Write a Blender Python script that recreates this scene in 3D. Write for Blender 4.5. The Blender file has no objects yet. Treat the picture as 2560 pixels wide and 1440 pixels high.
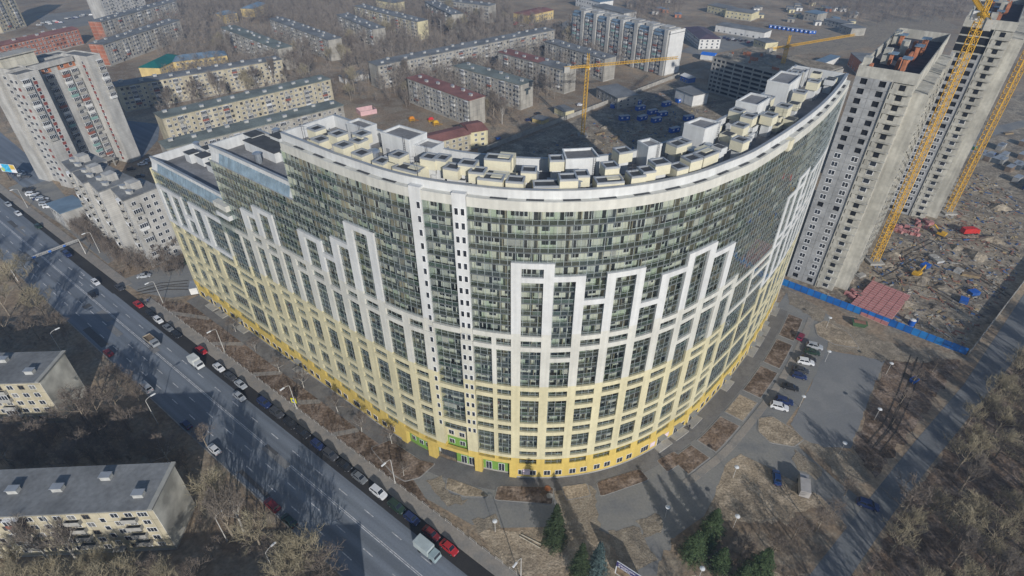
import bpy, math, random
import numpy as np
from mathutils import Vector, Matrix

# ------------------------------------------------------------------ camera, sky, sun, exposure
SC = bpy.context.scene
COL = SC.collection
CAM_H = 118.0
FOCAL = 1440.0                      # in pixels of a 2560 px wide picture
PITCH = math.atan2(FOCAL, 1975.0)   # below the horizon
cam = bpy.data.cameras.new('camera')
cam.sensor_width = 36.0
cam.lens = 36.0 * FOCAL / 2560.0
cam.clip_start = 1.0
cam.clip_end = 6000.0
cam_ob = bpy.data.objects.new('camera', cam)
COL.objects.link(cam_ob)
cam_ob.location = (0, 0, CAM_H)
cam_ob.rotation_euler = (math.pi / 2 - PITCH, 0, 0)
SC.camera = cam_ob

SUN_EL = math.radians(22.5)
SUN_AZ = (0.302, -0.953)            # horizontal direction towards the sun
world = bpy.data.worlds.new('World')
SC.world = world
world.use_nodes = True
wn = world.node_tree.nodes
bg = wn['Background']
sky = wn.new('ShaderNodeTexSky')
sky.sky_type = 'NISHITA'
sky.sun_disc = False
sky.sun_elevation = SUN_EL
sky.sun_rotation = math.atan2(SUN_AZ[0], SUN_AZ[1])
sky.air_density = 1.0
sky.dust_density = 0.5
sky.ozone_density = 2.5
world.node_tree.links.new(sky.outputs[0], bg.inputs[0])
bg.inputs[1].default_value = 0.09
sun = bpy.data.lights.new('sun', 'SUN')
sun.energy = 3.6
sun.angle = math.radians(0.55)
sun.color = (1.0, 0.96, 0.91)
sun_ob = bpy.data.objects.new('sun', sun)
COL.objects.link(sun_ob)
ce = math.cos(SUN_EL)
sun_ob.rotation_euler = Vector((-SUN_AZ[0] * ce, -SUN_AZ[1] * ce, -math.sin(SUN_EL))).to_track_quat('-Z', 'Y').to_euler()
SC.view_settings.view_transform = 'Standard'
SC.view_settings.look = 'None'
SC.view_settings.exposure = 0.17
SC.view_settings.gamma = 1.0
SC.view_settings.use_curve_mapping = False
SC.render.engine = 'CYCLES'
SC.cycles.max_bounces = 6
SC.cycles.diffuse_bounces = 2
SC.cycles.glossy_bounces = 2
SC.cycles.transmission_bounces = 2
SC.cycles.transparent_max_bounces = 10
SC.cycles.volume_bounces = 0
SC.cycles.use_denoising = True
SC.cycles.denoising_prefilter = 'ACCURATE'
SC.cycles.caustics_reflective = False
SC.cycles.caustics_refractive = False

# ------------------------------------------------------------------ helpers
RND = random.Random(7)
_C, _S = math.cos(PITCH), math.sin(PITCH)

def at(px, py, z=0.0):
    """Point of the place at height z that the photograph shows at (px, py)."""
    x = (px - 1280) / FOCAL; y = (py - 720) / FOCAL
    t = (z - CAM_H) / (-_S - y * _C)
    return Vector((x * t, (_C - y * _S) * t, z))

_mats = {}
def M(name, col, rough=0.85, var=0.12, scale=0.4, metal=0.0, spec=0.25, fine=0.0, fscale=6.0, col2=None, bump=0.0, obj=False, streak=0.0):
    """Principled material whose colour wanders with world-space noise."""
    if name in _mats: return _mats[name]
    m = bpy.data.materials.new(name); m.use_nodes = True
    nt = m.node_tree; N = nt.nodes; L = nt.links
    b = N['Principled BSDF']
    b.inputs['Roughness'].default_value = rough
    b.inputs['Metallic'].default_value = metal
    b.inputs['Specular IOR Level'].default_value = spec
    if obj:
        src = N.new('ShaderNodeTexCoord').outputs['Object']
    else:
        src = N.new('ShaderNodeNewGeometry').outputs['Position']
    n1 = N.new('ShaderNodeTexNoise'); n1.inputs['Scale'].default_value = scale; n1.inputs['Detail'].default_value = 4.0
    L.new(src, n1.inputs['Vector'])
    r = N.new('ShaderNodeValToRGB')
    c1 = [max(0, c * (1 - var)) for c in col] + [1]
    c2 = ([c * (1 + var) for c in col] if col2 is None else list(col2)) + [1]
    r.color_ramp.elements[0].color = c1; r.color_ramp.elements[1].color = c2
    r.color_ramp.elements[0].position = 0.36; r.color_ramp.elements[1].position = 0.64
    L.new(n1.outputs['Fac'], r.inputs['Fac'])
    out = r.outputs['Color']
    if streak > 0:
        mpp = N.new('ShaderNodeMapping'); mpp.inputs['Scale'].default_value = (1.1, 1.1, .06); L.new(src, mpp.inputs[0])
        ns = N.new('ShaderNodeTexNoise'); ns.inputs['Scale'].default_value = 1.0; ns.inputs['Detail'].default_value = 5.0; L.new(mpp.outputs[0], ns.inputs['Vector'])
        ms = N.new('ShaderNodeMapRange'); ms.inputs[1].default_value = .35; ms.inputs[2].default_value = .7; ms.inputs[3].default_value = 1.0; ms.inputs[4].default_value = 1 - streak; L.new(ns.outputs['Fac'], ms.inputs[0])
        mz = N.new('ShaderNodeMix'); mz.data_type = 'RGBA'; mz.blend_type = 'MULTIPLY'; mz.inputs[0].default_value = 1.0
        L.new(out, mz.inputs[6]); L.new(ms.outputs[0], mz.inputs[7]); out = mz.outputs[2]
    if fine > 0:
        n2 = N.new('ShaderNodeTexNoise'); n2.inputs['Scale'].default_value = fscale; n2.inputs['Detail'].default_value = 3.0
        L.new(src, n2.inputs['Vector'])
        mp = N.new('ShaderNodeMapRange'); mp.inputs[1].default_value = 0.3; mp.inputs[2].default_value = 0.7
        mp.inputs[3].default_value = 1 - fine; mp.inputs[4].default_value = 1 + fine
        L.new(n2.outputs['Fac'], mp.inputs[0])
        mx = N.new('ShaderNodeMix'); mx.data_type = 'RGBA'; mx.blend_type = 'MULTIPLY'; mx.inputs[0].default_value = 1.0
        cb_ = N.new('ShaderNodeCombineColor')
        for i in range(3): L.new(mp.outputs[0], cb_.inputs[i])
        L.new(out, mx.inputs[6]); L.new(cb_.outputs[0], mx.inputs[7]); out = mx.outputs[2]
        if bump > 0:
            bp = N.new('ShaderNodeBump'); bp.inputs['Strength'].default_value = bump; bp.inputs['Distance'].default_value = 0.3
            L.new(n2.outputs['Fac'], bp.inputs['Height']); L.new(bp.outputs[0], b.inputs['Normal'])
    L.new(out, b.inputs['Base Color'])
    _mats[name] = m
    return m

def glass_mat(name, tint, refl=0.12, rough=0.03, gain=1.0):
    """Thin clear glazing: tinted transparency plus a Fresnel reflection."""
    if name in _mats: return _mats[name]
    m = bpy.data.materials.new(name); m.use_nodes = True
    nt = m.node_tree; N = nt.nodes; L = nt.links
    N.remove(N['Principled BSDF'])
    t = N.new('ShaderNodeBsdfTransparent'); t.inputs[0].default_value = (*tint, 1)
    g = N.new('ShaderNodeBsdfGlossy'); g.inputs['Roughness'].default_value = rough; g.inputs[0].default_value = (0.85, 0.92, 0.95, 1)
    f = N.new('ShaderNodeFresnel'); f.inputs[0].default_value = 1.5
    ma = N.new('ShaderNodeMath'); ma.operation = 'MULTIPLY_ADD'; ma.inputs[1].default_value = gain; ma.inputs[2].default_value = refl
    # the inner side of a pane lets light out as freely as the outer side lets it in
    gi = N.new('ShaderNodeNewGeometry'); mi_ = N.new('ShaderNodeMix'); mi_.data_type = 'FLOAT'
    L.new(gi.outputs['Backfacing'], mi_.inputs[0]); L.new(f.outputs[0], mi_.inputs[2]); mi_.inputs[3].default_value = .06
    L.new(mi_.outputs[0], ma.inputs[0])
    mx = N.new('ShaderNodeMixShader')
    L.new(ma.outputs[0], mx.inputs[0]); L.new(t.outputs[0], mx.inputs[1]); L.new(g.outputs[0], mx.inputs[2])
    L.new(mx.outputs[0], N['Material Output'].inputs[0])
    _mats[name] = m
    return m

class MB:
    """Collects shapes and links them as one mesh object."""
    def __init__(s): s.v = []; s.f = []; s.mi = []; s.m = 0
    def quad(s, a, b, c, d):
        n = len(s.v); s.v += [tuple(a), tuple(b), tuple(c), tuple(d)]; s.f.append((n, n+1, n+2, n+3)); s.mi.append(s.m)
    def tri(s, a, b, c):
        n = len(s.v); s.v += [tuple(a), tuple(b), tuple(c)]; s.f.append((n, n+1, n+2)); s.mi.append(s.m)
    def hexa(s, p):
        """8 corners: bottom ring 0-3 counter-clockwise, top ring 4-7."""
        n = len(s.v); s.v += [tuple(q) for q in p]
        for f in ((3,2,1,0),(4,5,6,7),(0,1,5,4),(1,2,6,5),(2,3,7,6),(3,0,4,7)):
            s.f.append(tuple(n+i for i in f)); s.mi.append(s.m)
    def box(s, x0, x1, y0, y1, z0, z1):
        s.hexa([(x0,y0,z0),(x1,y0,z0),(x1,y1,z0),(x0,y1,z0),(x0,y0,z1),(x1,y0,z1),(x1,y1,z1),(x0,y1,z1)])
    def frus(s, x0, x1, y0, y1, z0, X0, X1, Y0, Y1, z1):
        s.hexa([(x0,y0,z0),(x1,y0,z0),(x1,y1,z0),(x0,y1,z0),(X0,Y0,z1),(X1,Y0,z1),(X1,Y1,z1),(X0,Y1,z1)])
    def rbox(s, c, u, lx, ly, z0, z1):
        """box centred at c (x,y), half sizes lx, ly along unit u and its left normal"""
        ux, uy = u; nx, ny = -uy, ux; p = []
        for z in (z0, z1):
            for a, b in ((-1,-1),(1,-1),(1,1),(-1,1)):
                p.append((c[0]+a*lx*ux+b*ly*nx, c[1]+a*lx*uy+b*ly*ny, z))
        s.hexa(p)
    def prism(s, poly, z0, z1):
        n = len(s.v); k = len(poly)
        s.v += [(p[0], p[1], z0) for p in poly] + [(p[0], p[1], z1) for p in poly]
        s.f.append(tuple(n+i for i in reversed(range(k)))); s.mi.append(s.m)
        s.f.append(tuple(n+k+i for i in range(k))); s.mi.append(s.m)
        for i in range(k):
            j = (i+1) % k
            s.f.append((n+i, n+j, n+k+j, n+k+i)); s.mi.append(s.m)
    def tube(s, a, b, r0, r1=None, n=6, cap=True):
        a = Vector(a); b = Vector(b); r1 = r0 if r1 is None else r1
        d = b - a
        if d.length < 1e-6: return
        d.normalize(); u = d.orthogonal().normalized(); w = d.cross(u); k = len(s.v)
        for c, r in ((a, r0), (b, r1)):
            for i in range(n):
                t = 2*math.pi*i/n
                s.v.append(tuple(c + u*(r*math.cos(t)) + w*(r*math.sin(t))))
        for i in range(n):
            j = (i+1) % n
            s.f.append((k+i, k+j, k+n+j, k+n+i)); s.mi.append(s.m)
        if cap:
            s.f.append(tuple(k+i for i in reversed(range(n)))); s.mi.append(s.m)
            s.f.append(tuple(k+n+i for i in range(n))); s.mi.append(s.m)
    def mesh(s, name, mats, org=(0,0,0)):
        me = bpy.data.meshes.new(name)
        if org != (0,0,0):
            vs = [(x-org[0], y-org[1], z-org[2]) for x, y, z in s.v]
        else: vs = s.v
        me.from_pydata(vs, [], s.f)
        for m in (mats if isinstance(mats, (list, tuple)) else [mats]): me.materials.append(m)
        if any(s.mi): me.polygons.foreach_set('material_index', s.mi)
        me.update()
        return me
    def build(s, name, mats, parent=None, org=(0,0,0)):
        return link(name, s.mesh(name, mats, org), parent)

def link(name, me, parent=None, loc=None, rz=None, kind=None):
    o = bpy.data.objects.new(name, me); COL.objects.link(o)
    if parent is not None: o.parent = parent
    if loc is not None: o.location = loc
    if rz is not None: o.rotation_euler = (0, 0, rz)
    if kind: o['kind'] = kind
    return o

def tag(o, label, cat, group=None):
    o['label'] = label; o['category'] = cat
    if group: o['group'] = group
    return o

def thing(name, label, cat, loc=(0,0,0), rz=0.0, group=None):
    o = bpy.data.objects.new(name, None); COL.objects.link(o)
    o.empty_display_size = 0.5
    o.location = loc; o.rotation_euler = (0, 0, rz)
    return tag(o, label, cat, group)

def struct(name, mb, mats):
    o = mb.build(name, mats); o['kind'] = 'structure'
    return o

def copy_tree(o, parent=None):
    c = o.copy(); COL.objects.link(c); c.parent = parent
    for ch in o.children: copy_tree(ch, c)
    return c

def mesh_np(name, V, F, mats, smooth=False):
    """mesh from numpy vertex (n,3) and face (m,3) or (m,4) arrays"""
    me = bpy.data.meshes.new(name)
    k = F.shape[1]
    me.vertices.add(len(V)); me.vertices.foreach_set('co', np.ascontiguousarray(V, dtype=np.float32).ravel())
    me.loops.add(F.size); me.loops.foreach_set('vertex_index', np.ascontiguousarray(F, dtype=np.int32).ravel())
    me.polygons.add(len(F)); me.polygons.foreach_set('loop_start', np.arange(0, F.size, k, dtype=np.int32))
    for m in (mats if isinstance(mats, (list, tuple)) else [mats]): me.materials.append(m)
    me.update(calc_edges=True)
    return me

def unit(v):
    l = math.hypot(v[0], v[1]); return (v[0]/l, v[1]/l)

# ------------------------------------------------------------------ shared materials
WHITE = M('white facade render', (0.60, 0.61, 0.605), 0.75, 0.06, 0.15, streak=.16, fine=0.03, fscale=1.2)
CREAM = M('cream facade render', (0.575, 0.57, 0.52), 0.75, 0.06, 0.15, streak=.16, fine=0.03, fscale=1.2)
LYEL = M('light yellow facade render', (0.60, 0.55, 0.365), 0.75, 0.06, 0.15, streak=.16, fine=0.04, fscale=1.2)
DYEL = M('deep yellow facade render', (0.62, 0.46, 0.13), 0.75, 0.06, 0.15, streak=.16, fine=0.04, fscale=1.2)
GREEN = M('green facade render', (0.16, 0.30, 0.06), 0.8, 0.06, 0.3)
LOGGIA = M('cream loggia wall', (0.63, 0.64, 0.56), 0.8, 0.08, 0.2)
SLAB = M('concrete floor slab', (0.26, 0.26, 0.24), 0.9, 0.15, 0.5)
PARTW = M('loggia partition', (0.30, 0.27, 0.21), 0.9, 0.12, 0.4)
SPAN = M('dark slate spandrel panel', (0.22, 0.265, 0.26), 0.35, 0.25, 0.3, spec=0.4)
SLINE = M('dark storey line', (0.12, 0.135, 0.14), 0.6, 0.1, 0.5)
MULL = M('grey aluminium mullion', (0.36, 0.41, 0.41), 0.5, 0.06, 0.5, metal=0.2)
PVC = M('white window frame', (0.78, 0.79, 0.80), 0.5, 0.03, 0.5)
DARKGL = M('dark window pane', (0.032, 0.038, 0.048), 0.12, 0.4, 0.35, spec=0.6)
GLASS = glass_mat('clear balcony glazing', (0.90, 0.93, 0.90))
LOWGL = glass_mat('tinted lower balustrade glass', (0.70, 0.75, 0.71), .09)
GLASSB = glass_mat('greenish balcony glazing', (0.78, 0.86, 0.80), .12)
GLASSC = glass_mat('reflective balcony glazing', (0.82, 0.86, 0.86), .2)
BLIND = M('pale blind', (.50, .49, .45), .8, .1, .6)
SKYGL = M('sloped roof glazing', (0.22, 0.30, 0.36), 0.15, 0.2, 0.5, spec=0.6)
DECK = M('grey roof felt', (0.22, 0.22, 0.222), 0.95, 0.25, 0.12, fine=0.12, fscale=1.5)
CAPM = M('grey sheet metal cap', (0.36, 0.38, 0.40), 0.5, 0.08, 0.4, metal=0.3)
GALV = M('galvanised duct', (0.42, 0.46, 0.50), 0.38, 0.15, 1.0, metal=0.7)
VENTCR = M('cream vent box', (0.60, 0.565, 0.43), 0.8, 0.05, 0.3, fine=0.05, fscale=2.0)
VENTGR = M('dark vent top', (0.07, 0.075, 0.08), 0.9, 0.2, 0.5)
CONC = M('raw concrete', (0.36, 0.345, 0.31), 0.9, 0.16, 0.15, fine=0.10, fscale=1.5)
STEEL = M('dark steel', (0.10, 0.10, 0.11), 0.5, 0.1, 1.0, metal=0.5)
# ------------------------------------------------------------------ the long curved apartment building
_d1 = np.array([.786, -.618]); _d1 /= np.linalg.norm(_d1)
_d2 = np.array([.631, .776]); _d2 /= np.linalg.norm(_d2)
_T1 = np.array([-25.4, 95.5]); _L0 = np.array([-105.3, 158.3]); ARC_R = 52.0
_n1 = np.array([-_d1[1], _d1[0]])
_cc = _T1 + _n1 * ARC_R
_a0 = math.atan2(-_n1[1], -_n1[0]); _a1 = math.atan2(-_d2[0], _d2[1])
S1 = float(np.linalg.norm(_T1 - _L0)); S2 = S1 + ARC_R * (_a1 - _a0)
_E1 = _cc + ARC_R * np.array([math.cos(_a1), math.sin(_a1)])
S_END = 245.0
def _bulge(s):
    b = 0.0
    if s < 122: b += 1.7 * min(1.0, max(0.0, (122 - s) / 30.0))
    if 172 < s: b += 3.0 * math.sin(math.pi * min(1.0, (s - 172) / 84.0))
    return b
def FP(s, o, z):
    """point on the facade: s metres along it, o metres outwards, height z"""
    o = o + _bulge(s)
    if s < S1:
        p = _L0 + (_T1 - _L0) * (s / S1); n = np.array([_d1[1], -_d1[0]])
    elif s < S2:
        a = _a0 + (s - S1) / ARC_R; n = np.array([math.cos(a), math.sin(a)]); p = _cc + ARC_R * n
    else:
        p = _E1 + _d2 * (s - S2); n = np.array([_d2[1], -_d2[0]])
    return (float(p[0] + n[0]*o), float(p[1] + n[1]*o), z)
def FA(s):
    """heading of the facade tangent"""
    a = FP(s - .05, 0, 0); b = FP(s + .05, 0, 0)
    return math.atan2(b[1]-a[1], b[0]-a[0])
BO = FP(131, 0, 0)
def cb(mb, s0, s1, o0, o1, z0, z1, step=2.4):
    """curved box between two stations, offsets o0 (outer) > o1 (inner) and heights"""
    n = max(1, math.ceil((s1 - s0) / step)); k = len(mb.v)
    for i in range(n + 1):
        s = s0 + (s1 - s0) * i / n
        a = FP(s, o0, z0); b = FP(s, o1, z0)
        mb.v += [a, b, (b[0], b[1], z1), (a[0], a[1], z1)]
    def F(*f): mb.f.append(tuple(k + i for i in f)); mb.mi.append(mb.m)
    F(0, 3, 2, 1); F(4*n, 4*n+1, 4*n+2, 4*n+3)
    for i in range(n):
        a = 4*i; b = a + 4
        for p, q in ((0, 1), (1, 2), (2, 3), (3, 0)): F(a+p, a+q, b+q, b+p)
def Z(k): return 2.79 * k - 0.6
def kgl(s):
    """number of storeys at a station (the left end steps down)"""
    return 17 if s < 41 else 22 if s < 75.3 else 26

main = thing('apartment_building', 'long curved new apartment building with glazed facade and white to yellow lattice', 'building', BO)
def mpart(name, mb, mat, kind=None):
    o = mb.build(name, mat, main, BO)
    if kind: o['kind'] = kind
    return o
OG = -0.45       # plane of the glazing
OW = -1.95       # loggia wall
DEPTH = -14.5
# solid core and roofs
for (s0, s1, k) in ((0, 41, 17), (41, 75.3, 22), (75.3, S_END, 26)):
    mb = MB(); cb(mb, s0, s1, OW - .2, DEPTH, 0.3, Z(k) + .2); mpart('core_wall', mb, WHITE)
    mb = MB(); cb(mb, s0 + .3, s1 - (.3 if k == 26 else 0), OG - 1.2, DEPTH + .4, Z(k) + .2, Z(k) + .75); mpart('roof_deck', mb, DECK)
    # parapet: outer wall, inner wall, end walls, sheet metal caps
    zp = Z(k) + 3.3
    mb = MB(); cb(mb, s0, s1, OG - .8, OG - 1.25, Z(k) + .2, zp); mpart('parapet', mb, WHITE)
    mb = MB(); cb(mb, s0, s1, OG - .7, OG - 1.35, zp, zp + .12); mpart('parapet_cap', mb, CAPM)
    mb = MB(); cb(mb, s0, s1, DEPTH + .4, DEPTH, Z(k) + .2, zp); mpart('parapet', mb, WHITE)
    mb = MB(); cb(mb, s0, s1, DEPTH + .5, DEPTH - .1, zp, zp + .12); mpart('parapet_cap', mb, CAPM)
    for se in ((s0, s0 + .4), (s1 - .4, s1)):
        if se[0] in (41, 75.3): continue
        mb = MB(); cb(mb, se[0], se[1], OG - 1.25, DEPTH + .4, Z(k) + .2, zp - .01); mpart('parapet', mb, WHITE)
# step walls between the roofs
for s, k0, k1 in ((41, 17, 22), (75.3, 22, 26)):
    mb = MB(); cb(mb, s - .25, s + .25, OG - 1.25, DEPTH, Z(k0) + .2, Z(k1) + 3.3); mpart('step_wall', mb, WHITE)
    mb = MB(); cb(mb, s - .05, s + .3, OG - .02, OG - 1.3, Z(k0) + .2, Z(k1) + .2); mpart('step_wall', mb, LOGGIA)
mb = MB(); cb(mb, S_END - .25, S_END, -.1, OW - .1, 0.3, Z(26) + .2); mpart('end_wall', mb, WHITE)
mb = MB(); cb(mb, 0, .25, -.1, OW - .1, 0.3, Z(17) + .2); mpart('end_wall', mb, LYEL)
# cornice with drain slots; sloped glazing on the two lower wings
def cornice(s0, s1, k, face=CREAM):
    mb = MB(); cb(mb, s0, s1, OG + .25, OG - .8, Z(k) - .05, Z(k) + 1.75)
    o = mpart('cornice', mb, face)
    s = s0 + 4
    while s < s1 - 4:
        m2 = MB(); cb(m2, s, s + 3.0, OG - .15, OG - .75, Z(k) + 1.68, Z(k) + 1.8); 
        q = m2.build('drain_slot', VENTGR, o, BO); q.parent = o; s += 6.2
for s0, s1, k in ((76, 111.2, 26), (113.2, 119, 26), (121.6, 194, 26), (196, S_END, 26)): cornice(s0, s1, k)
mb = MB(); cb(mb, 194, 196, OG + .6, OG - .8, Z(26) - .6, Z(26) + 1.6); mpart('cornice', mb, VENTCR)
for s0, s1, k in ((0.3, 40.5, 17), (41.5, 75, 22)):
    for i in range(int((s1 - s0 - 4) / 1.3)):
        s = s0 + 4 + i * 1.3; m2 = MB()
        a = FP(s, OG + .05, Z(k) - .1); b = FP(s + 1.08, OG + .05, Z(k) - .1); c = FP(s + 1.08, OG - .75, Z(k) + 2.3); d = FP(s, OG - .75, Z(k) + 2.3)
        a2 = FP(s, OG - .1, Z(k) - .12); b2 = FP(s + 1.08, OG - .1, Z(k) - .12); c2 = FP(s + 1.08, OG - .85, Z(k) + 2.2); d2 = FP(s, OG - .85, Z(k) + 2.2)
        m2.hexa([a2, b2, b, a, d2, c2, c, d]); mpart('skylight_pane', m2, SKYGL)
    mb = MB(); cb(mb, s0, s1, OG + .1, OG - .8, Z(k) - .35, Z(k) - .12); mpart('glazing_sill', mb, CAPM)
    m2 = MB(); n_ = int((s1 - s0)/3)
    for i in range(n_):
        a = s0 + (s1 - s0)*i/n_; b = s0 + (s1 - s0)*(i + 1)/n_; m2.quad(FP(a, OG - .2, Z(k) - .1), FP(b, OG - .2, Z(k) - .1), FP(b, OG - .86, Z(k) + 2.0), FP(a, OG - .86, Z(k) + 2.0))
    mpart('skylight_backing', m2, WHITE)
mb = MB(); cb(mb, 37.5, 43.5, OG + 1.1, OG - .6, Z(17) - 2.2, Z(17) - .9); mpart('bay_band', mb, WHITE)
mb = MB(); cb(mb, 37.5, 43.5, OG + 1.1, OG - .6, Z(17) + .4, Z(17) + 1.9); mpart('bay_band', mb, CREAM)
mb = MB(); cb(mb, 37.6, 43.4, OG + 1.0, OG - .5, Z(14) + 1, Z(17) + .4); mpart('bay_glazing', mb, GLASS)

# glazing ----------------------------------------------------------
STAIRS = ((110.9, 113.2), (119.0, 121.5))
def is_stair(s): return any(a - .2 < s < b + .2 for a, b in STAIRS)
def in_gate(s, k): return 109.8 < s < 121.6 and k < 5
PITCHP = 1.42
_pb = MB(); _pb.quad((-.66, 0, .12), (.66, 0, .12), (.66, 0, 2.68), (-.66, 0, 2.68))
pane_me = [_pb.mesh('pane', g) for g in (GLASS, GLASS, GLASS, GLASSB, GLASSC)]
lowp = MB(); bld = MB(); rest = MB(); sln = MB(); mul = MB(); spn = MB(); prt = MB(); wrest = MB()
wtypes = []
def wmesh(w, h, z, n):
    mb = MB(); mb.box(-w/2, w/2, -.04, .04, z, z + h); mb.m = 1
    f = .07; pw = (w - f * (n + 1)) / n
    for i in range(n):
        x = -w/2 + f + i * (pw + f); mb.box(x, x + pw, -.06, -.02, z + f, z + h - f)
    return mb
W1 = wmesh(1.5, 1.45, .85, 2); W2 = wmesh(1.15, 1.45, .85, 1); D1 = wmesh(.85, 2.15, .12, 1)
WM = [m.mesh('loggia_window', [PVC, DARKGL]) for m in (W1, W2, D1)]
def put(mb, src, s, o, z):
    c = FP(s, o, z); a = FA(s); ca, sa = math.cos(a), math.sin(a); n = len(mb.v)
    for x, y, h in src.v: mb.v.append((c[0] + x*ca - y*sa, c[1] + x*sa + y*ca, z + h))
    for f, mi in zip(src.f, src.mi): mb.f.append(tuple(n+i for i in f)); mb.mi.append(mi)
npane = nwin = 0
R2 = random.Random(3)
for k in range(2, 26):
    slab = MB(); wall = MB(); first = True
    runs = []
    for s0, s1, kk in ((.3, 41, 17), (41, 75.3, 22), (75.3, 110.9, 26), (113.2, 119.0, 26), (121.5, S_END - .3, 26)):
        if k < kk and not (in_gate((s0+s1)/2, k)): runs.append((s0, s1))
    z = Z(k)
    for s0, s1 in runs:
        cb(slab, s0, s1, OG - .06, OW - .15, z - .18, z + .12); cb(wall, s0, s1, OW, OW - .2, z + .12, z + 2.61)
        n = int((s1 - s0) / PITCHP); p = (s1 - s0) / n
        for i in range(n):
            s = s0 + (i + .5) * p
            hero = k >= 17 and 121.5 < s < 166 and npane < 300
            if hero:
                npane += 1
                link('pane', R2.choice(pane_me), main, Vector(FP(s, OG, z)) - Vector(BO), FA(s) + R2.gauss(0, .012))
            else:
                j = R2.gauss(0, .010)
                a = FP(s - p*.47, OG - j, z + .12); b = FP(s + p*.47, OG + j, z + .12)
                rest.m = R2.choice((0, 0, 0, 1, 2)); rest.quad(a, b, (b[0], b[1], z + 2.68), (a[0], a[1], z + 2.68))
        a_ = s0
        while a_ < s1 - .01: b__ = min(a_ + 2.4, s1); p0 = FP(a_, OG - .09, z + .13); p1 = FP(b__, OG - .09, z + .13); lowp.quad(p0, p1, (p1[0], p1[1], z + .98), (p0[0], p0[1], z + .98)); a_ = b__
        # grid of mullions
        for i in range(n + 1):
            s = s0 + i * p
            cb(mul, max(s0, s - .035), min(s1, s + .035), OG + .02, OG - .04, z + .1, z + 2.62, 9)
        cb(mul, s0, s1, OG + .02, OG - .04, z + .98, z + 1.04); cb(sln, s0, s1, OG + .04, OG - .05, z - .15, z + .11)
        # flats behind the glass
        u0 = s0
        while u0 < s1 - 2:
            u1 = min(u0 + R2.choice((5.6, 6.2, 6.2, 6.8)), s1)
            dark = R2.random() < (.42 if s0 < 118 else .32 if z < 45 else .07)
            if dark: cb(spn, u0 + .1, u1 - .1, OG - .12, OG - .16, z + .14, z + .96)
            if u1 < s1 - .5: cb(prt, u1 - .09, u1 + .09, OG - .15, OW + .02, z + .12, z + 2.61)
            if R2.random() < .12: cb(bld, u0 + .3, u0 + R2.uniform(1.5, 3.5), OG - .2, OG - .24, z + 1.0 + R2.random()*.8, z + 2.55)
            x = u0 + .7
            while x < u1 - 1.2:
                t = R2.choice((0, 0, 1, 2, 2)); w = (1.5, 1.15, .85)[t]
                if x + w > u1 - .3: break
                if k >= 16 and 121 < x < 168 and nwin < 300:
                    nwin += 1; link('loggia_window', WM[t], main, Vector(FP(x + w/2, OW, z)) - Vector(BO), FA(x + w/2))
                else: put(wrest, (W1, W2, D1)[t], x + w/2, OW, z)
                x += w + R2.choice((.08, .08, 1.0, 1.5, 2.0))
            u0 = u1
    if slab.v: mpart('floor_slab', slab, SLAB); mpart('loggia_wall', wall, LOGGIA)
mpart('glazing', rest, [GLASS, GLASSB, GLASSC], 'stuff'); mpart('storey_lines', sln, SLINE, 'stuff'); mpart('mullion_grid', mul, MULL, 'stuff'); mpart('spandrel_panels', spn, SPAN, 'stuff')
mpart('balustrade_glass', lowp, LOWGL, 'stuff'); mpart('loggia_blinds', bld, BLIND, 'stuff'); mpart('loggia_partitions', prt, PARTW, 'stuff'); mpart('loggia_windows', wrest, [PVC, DARKGL], 'stuff')

# lattice of piers and bands --------------------------------------
def colour(s, z):
    if z < 7.4: return DYEL
    lo = 29.5 if (s < 36 or s > 206) else 31.0
    if z < lo: return LYEL
    if s < 36 or s > 206: return WHITE
    return CREAM if z < 45.2 else WHITE
def seg(s0, s1, z0, z1, name, o0=0.0, o1=OG - .05):
    """a pier or band, cut where its paint changes"""
    sm = (s0 + s1) / 2
    if sm > 203 and o0 == 0.0: o0 = OG + .14
    elif sm > 185 and o0 == 0.0: o0 = OG + .25
    cuts = sorted({z0, z1} | {c for c in (7.4, 29.5 if (sm < 36 or sm > 206) else 31.0, 45.2) if z0 < c < z1})
    for a, b in zip(cuts, cuts[1:]):
        mb = MB(); cb(mb, s0, s1, o0, o1, a, b); mpart(name, mb, colour(sm, (a+b)/2))
STD = [16, 15, 11, 10, 7, 6, 4, 3]
def T(k): return Z(k) + .85
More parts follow.
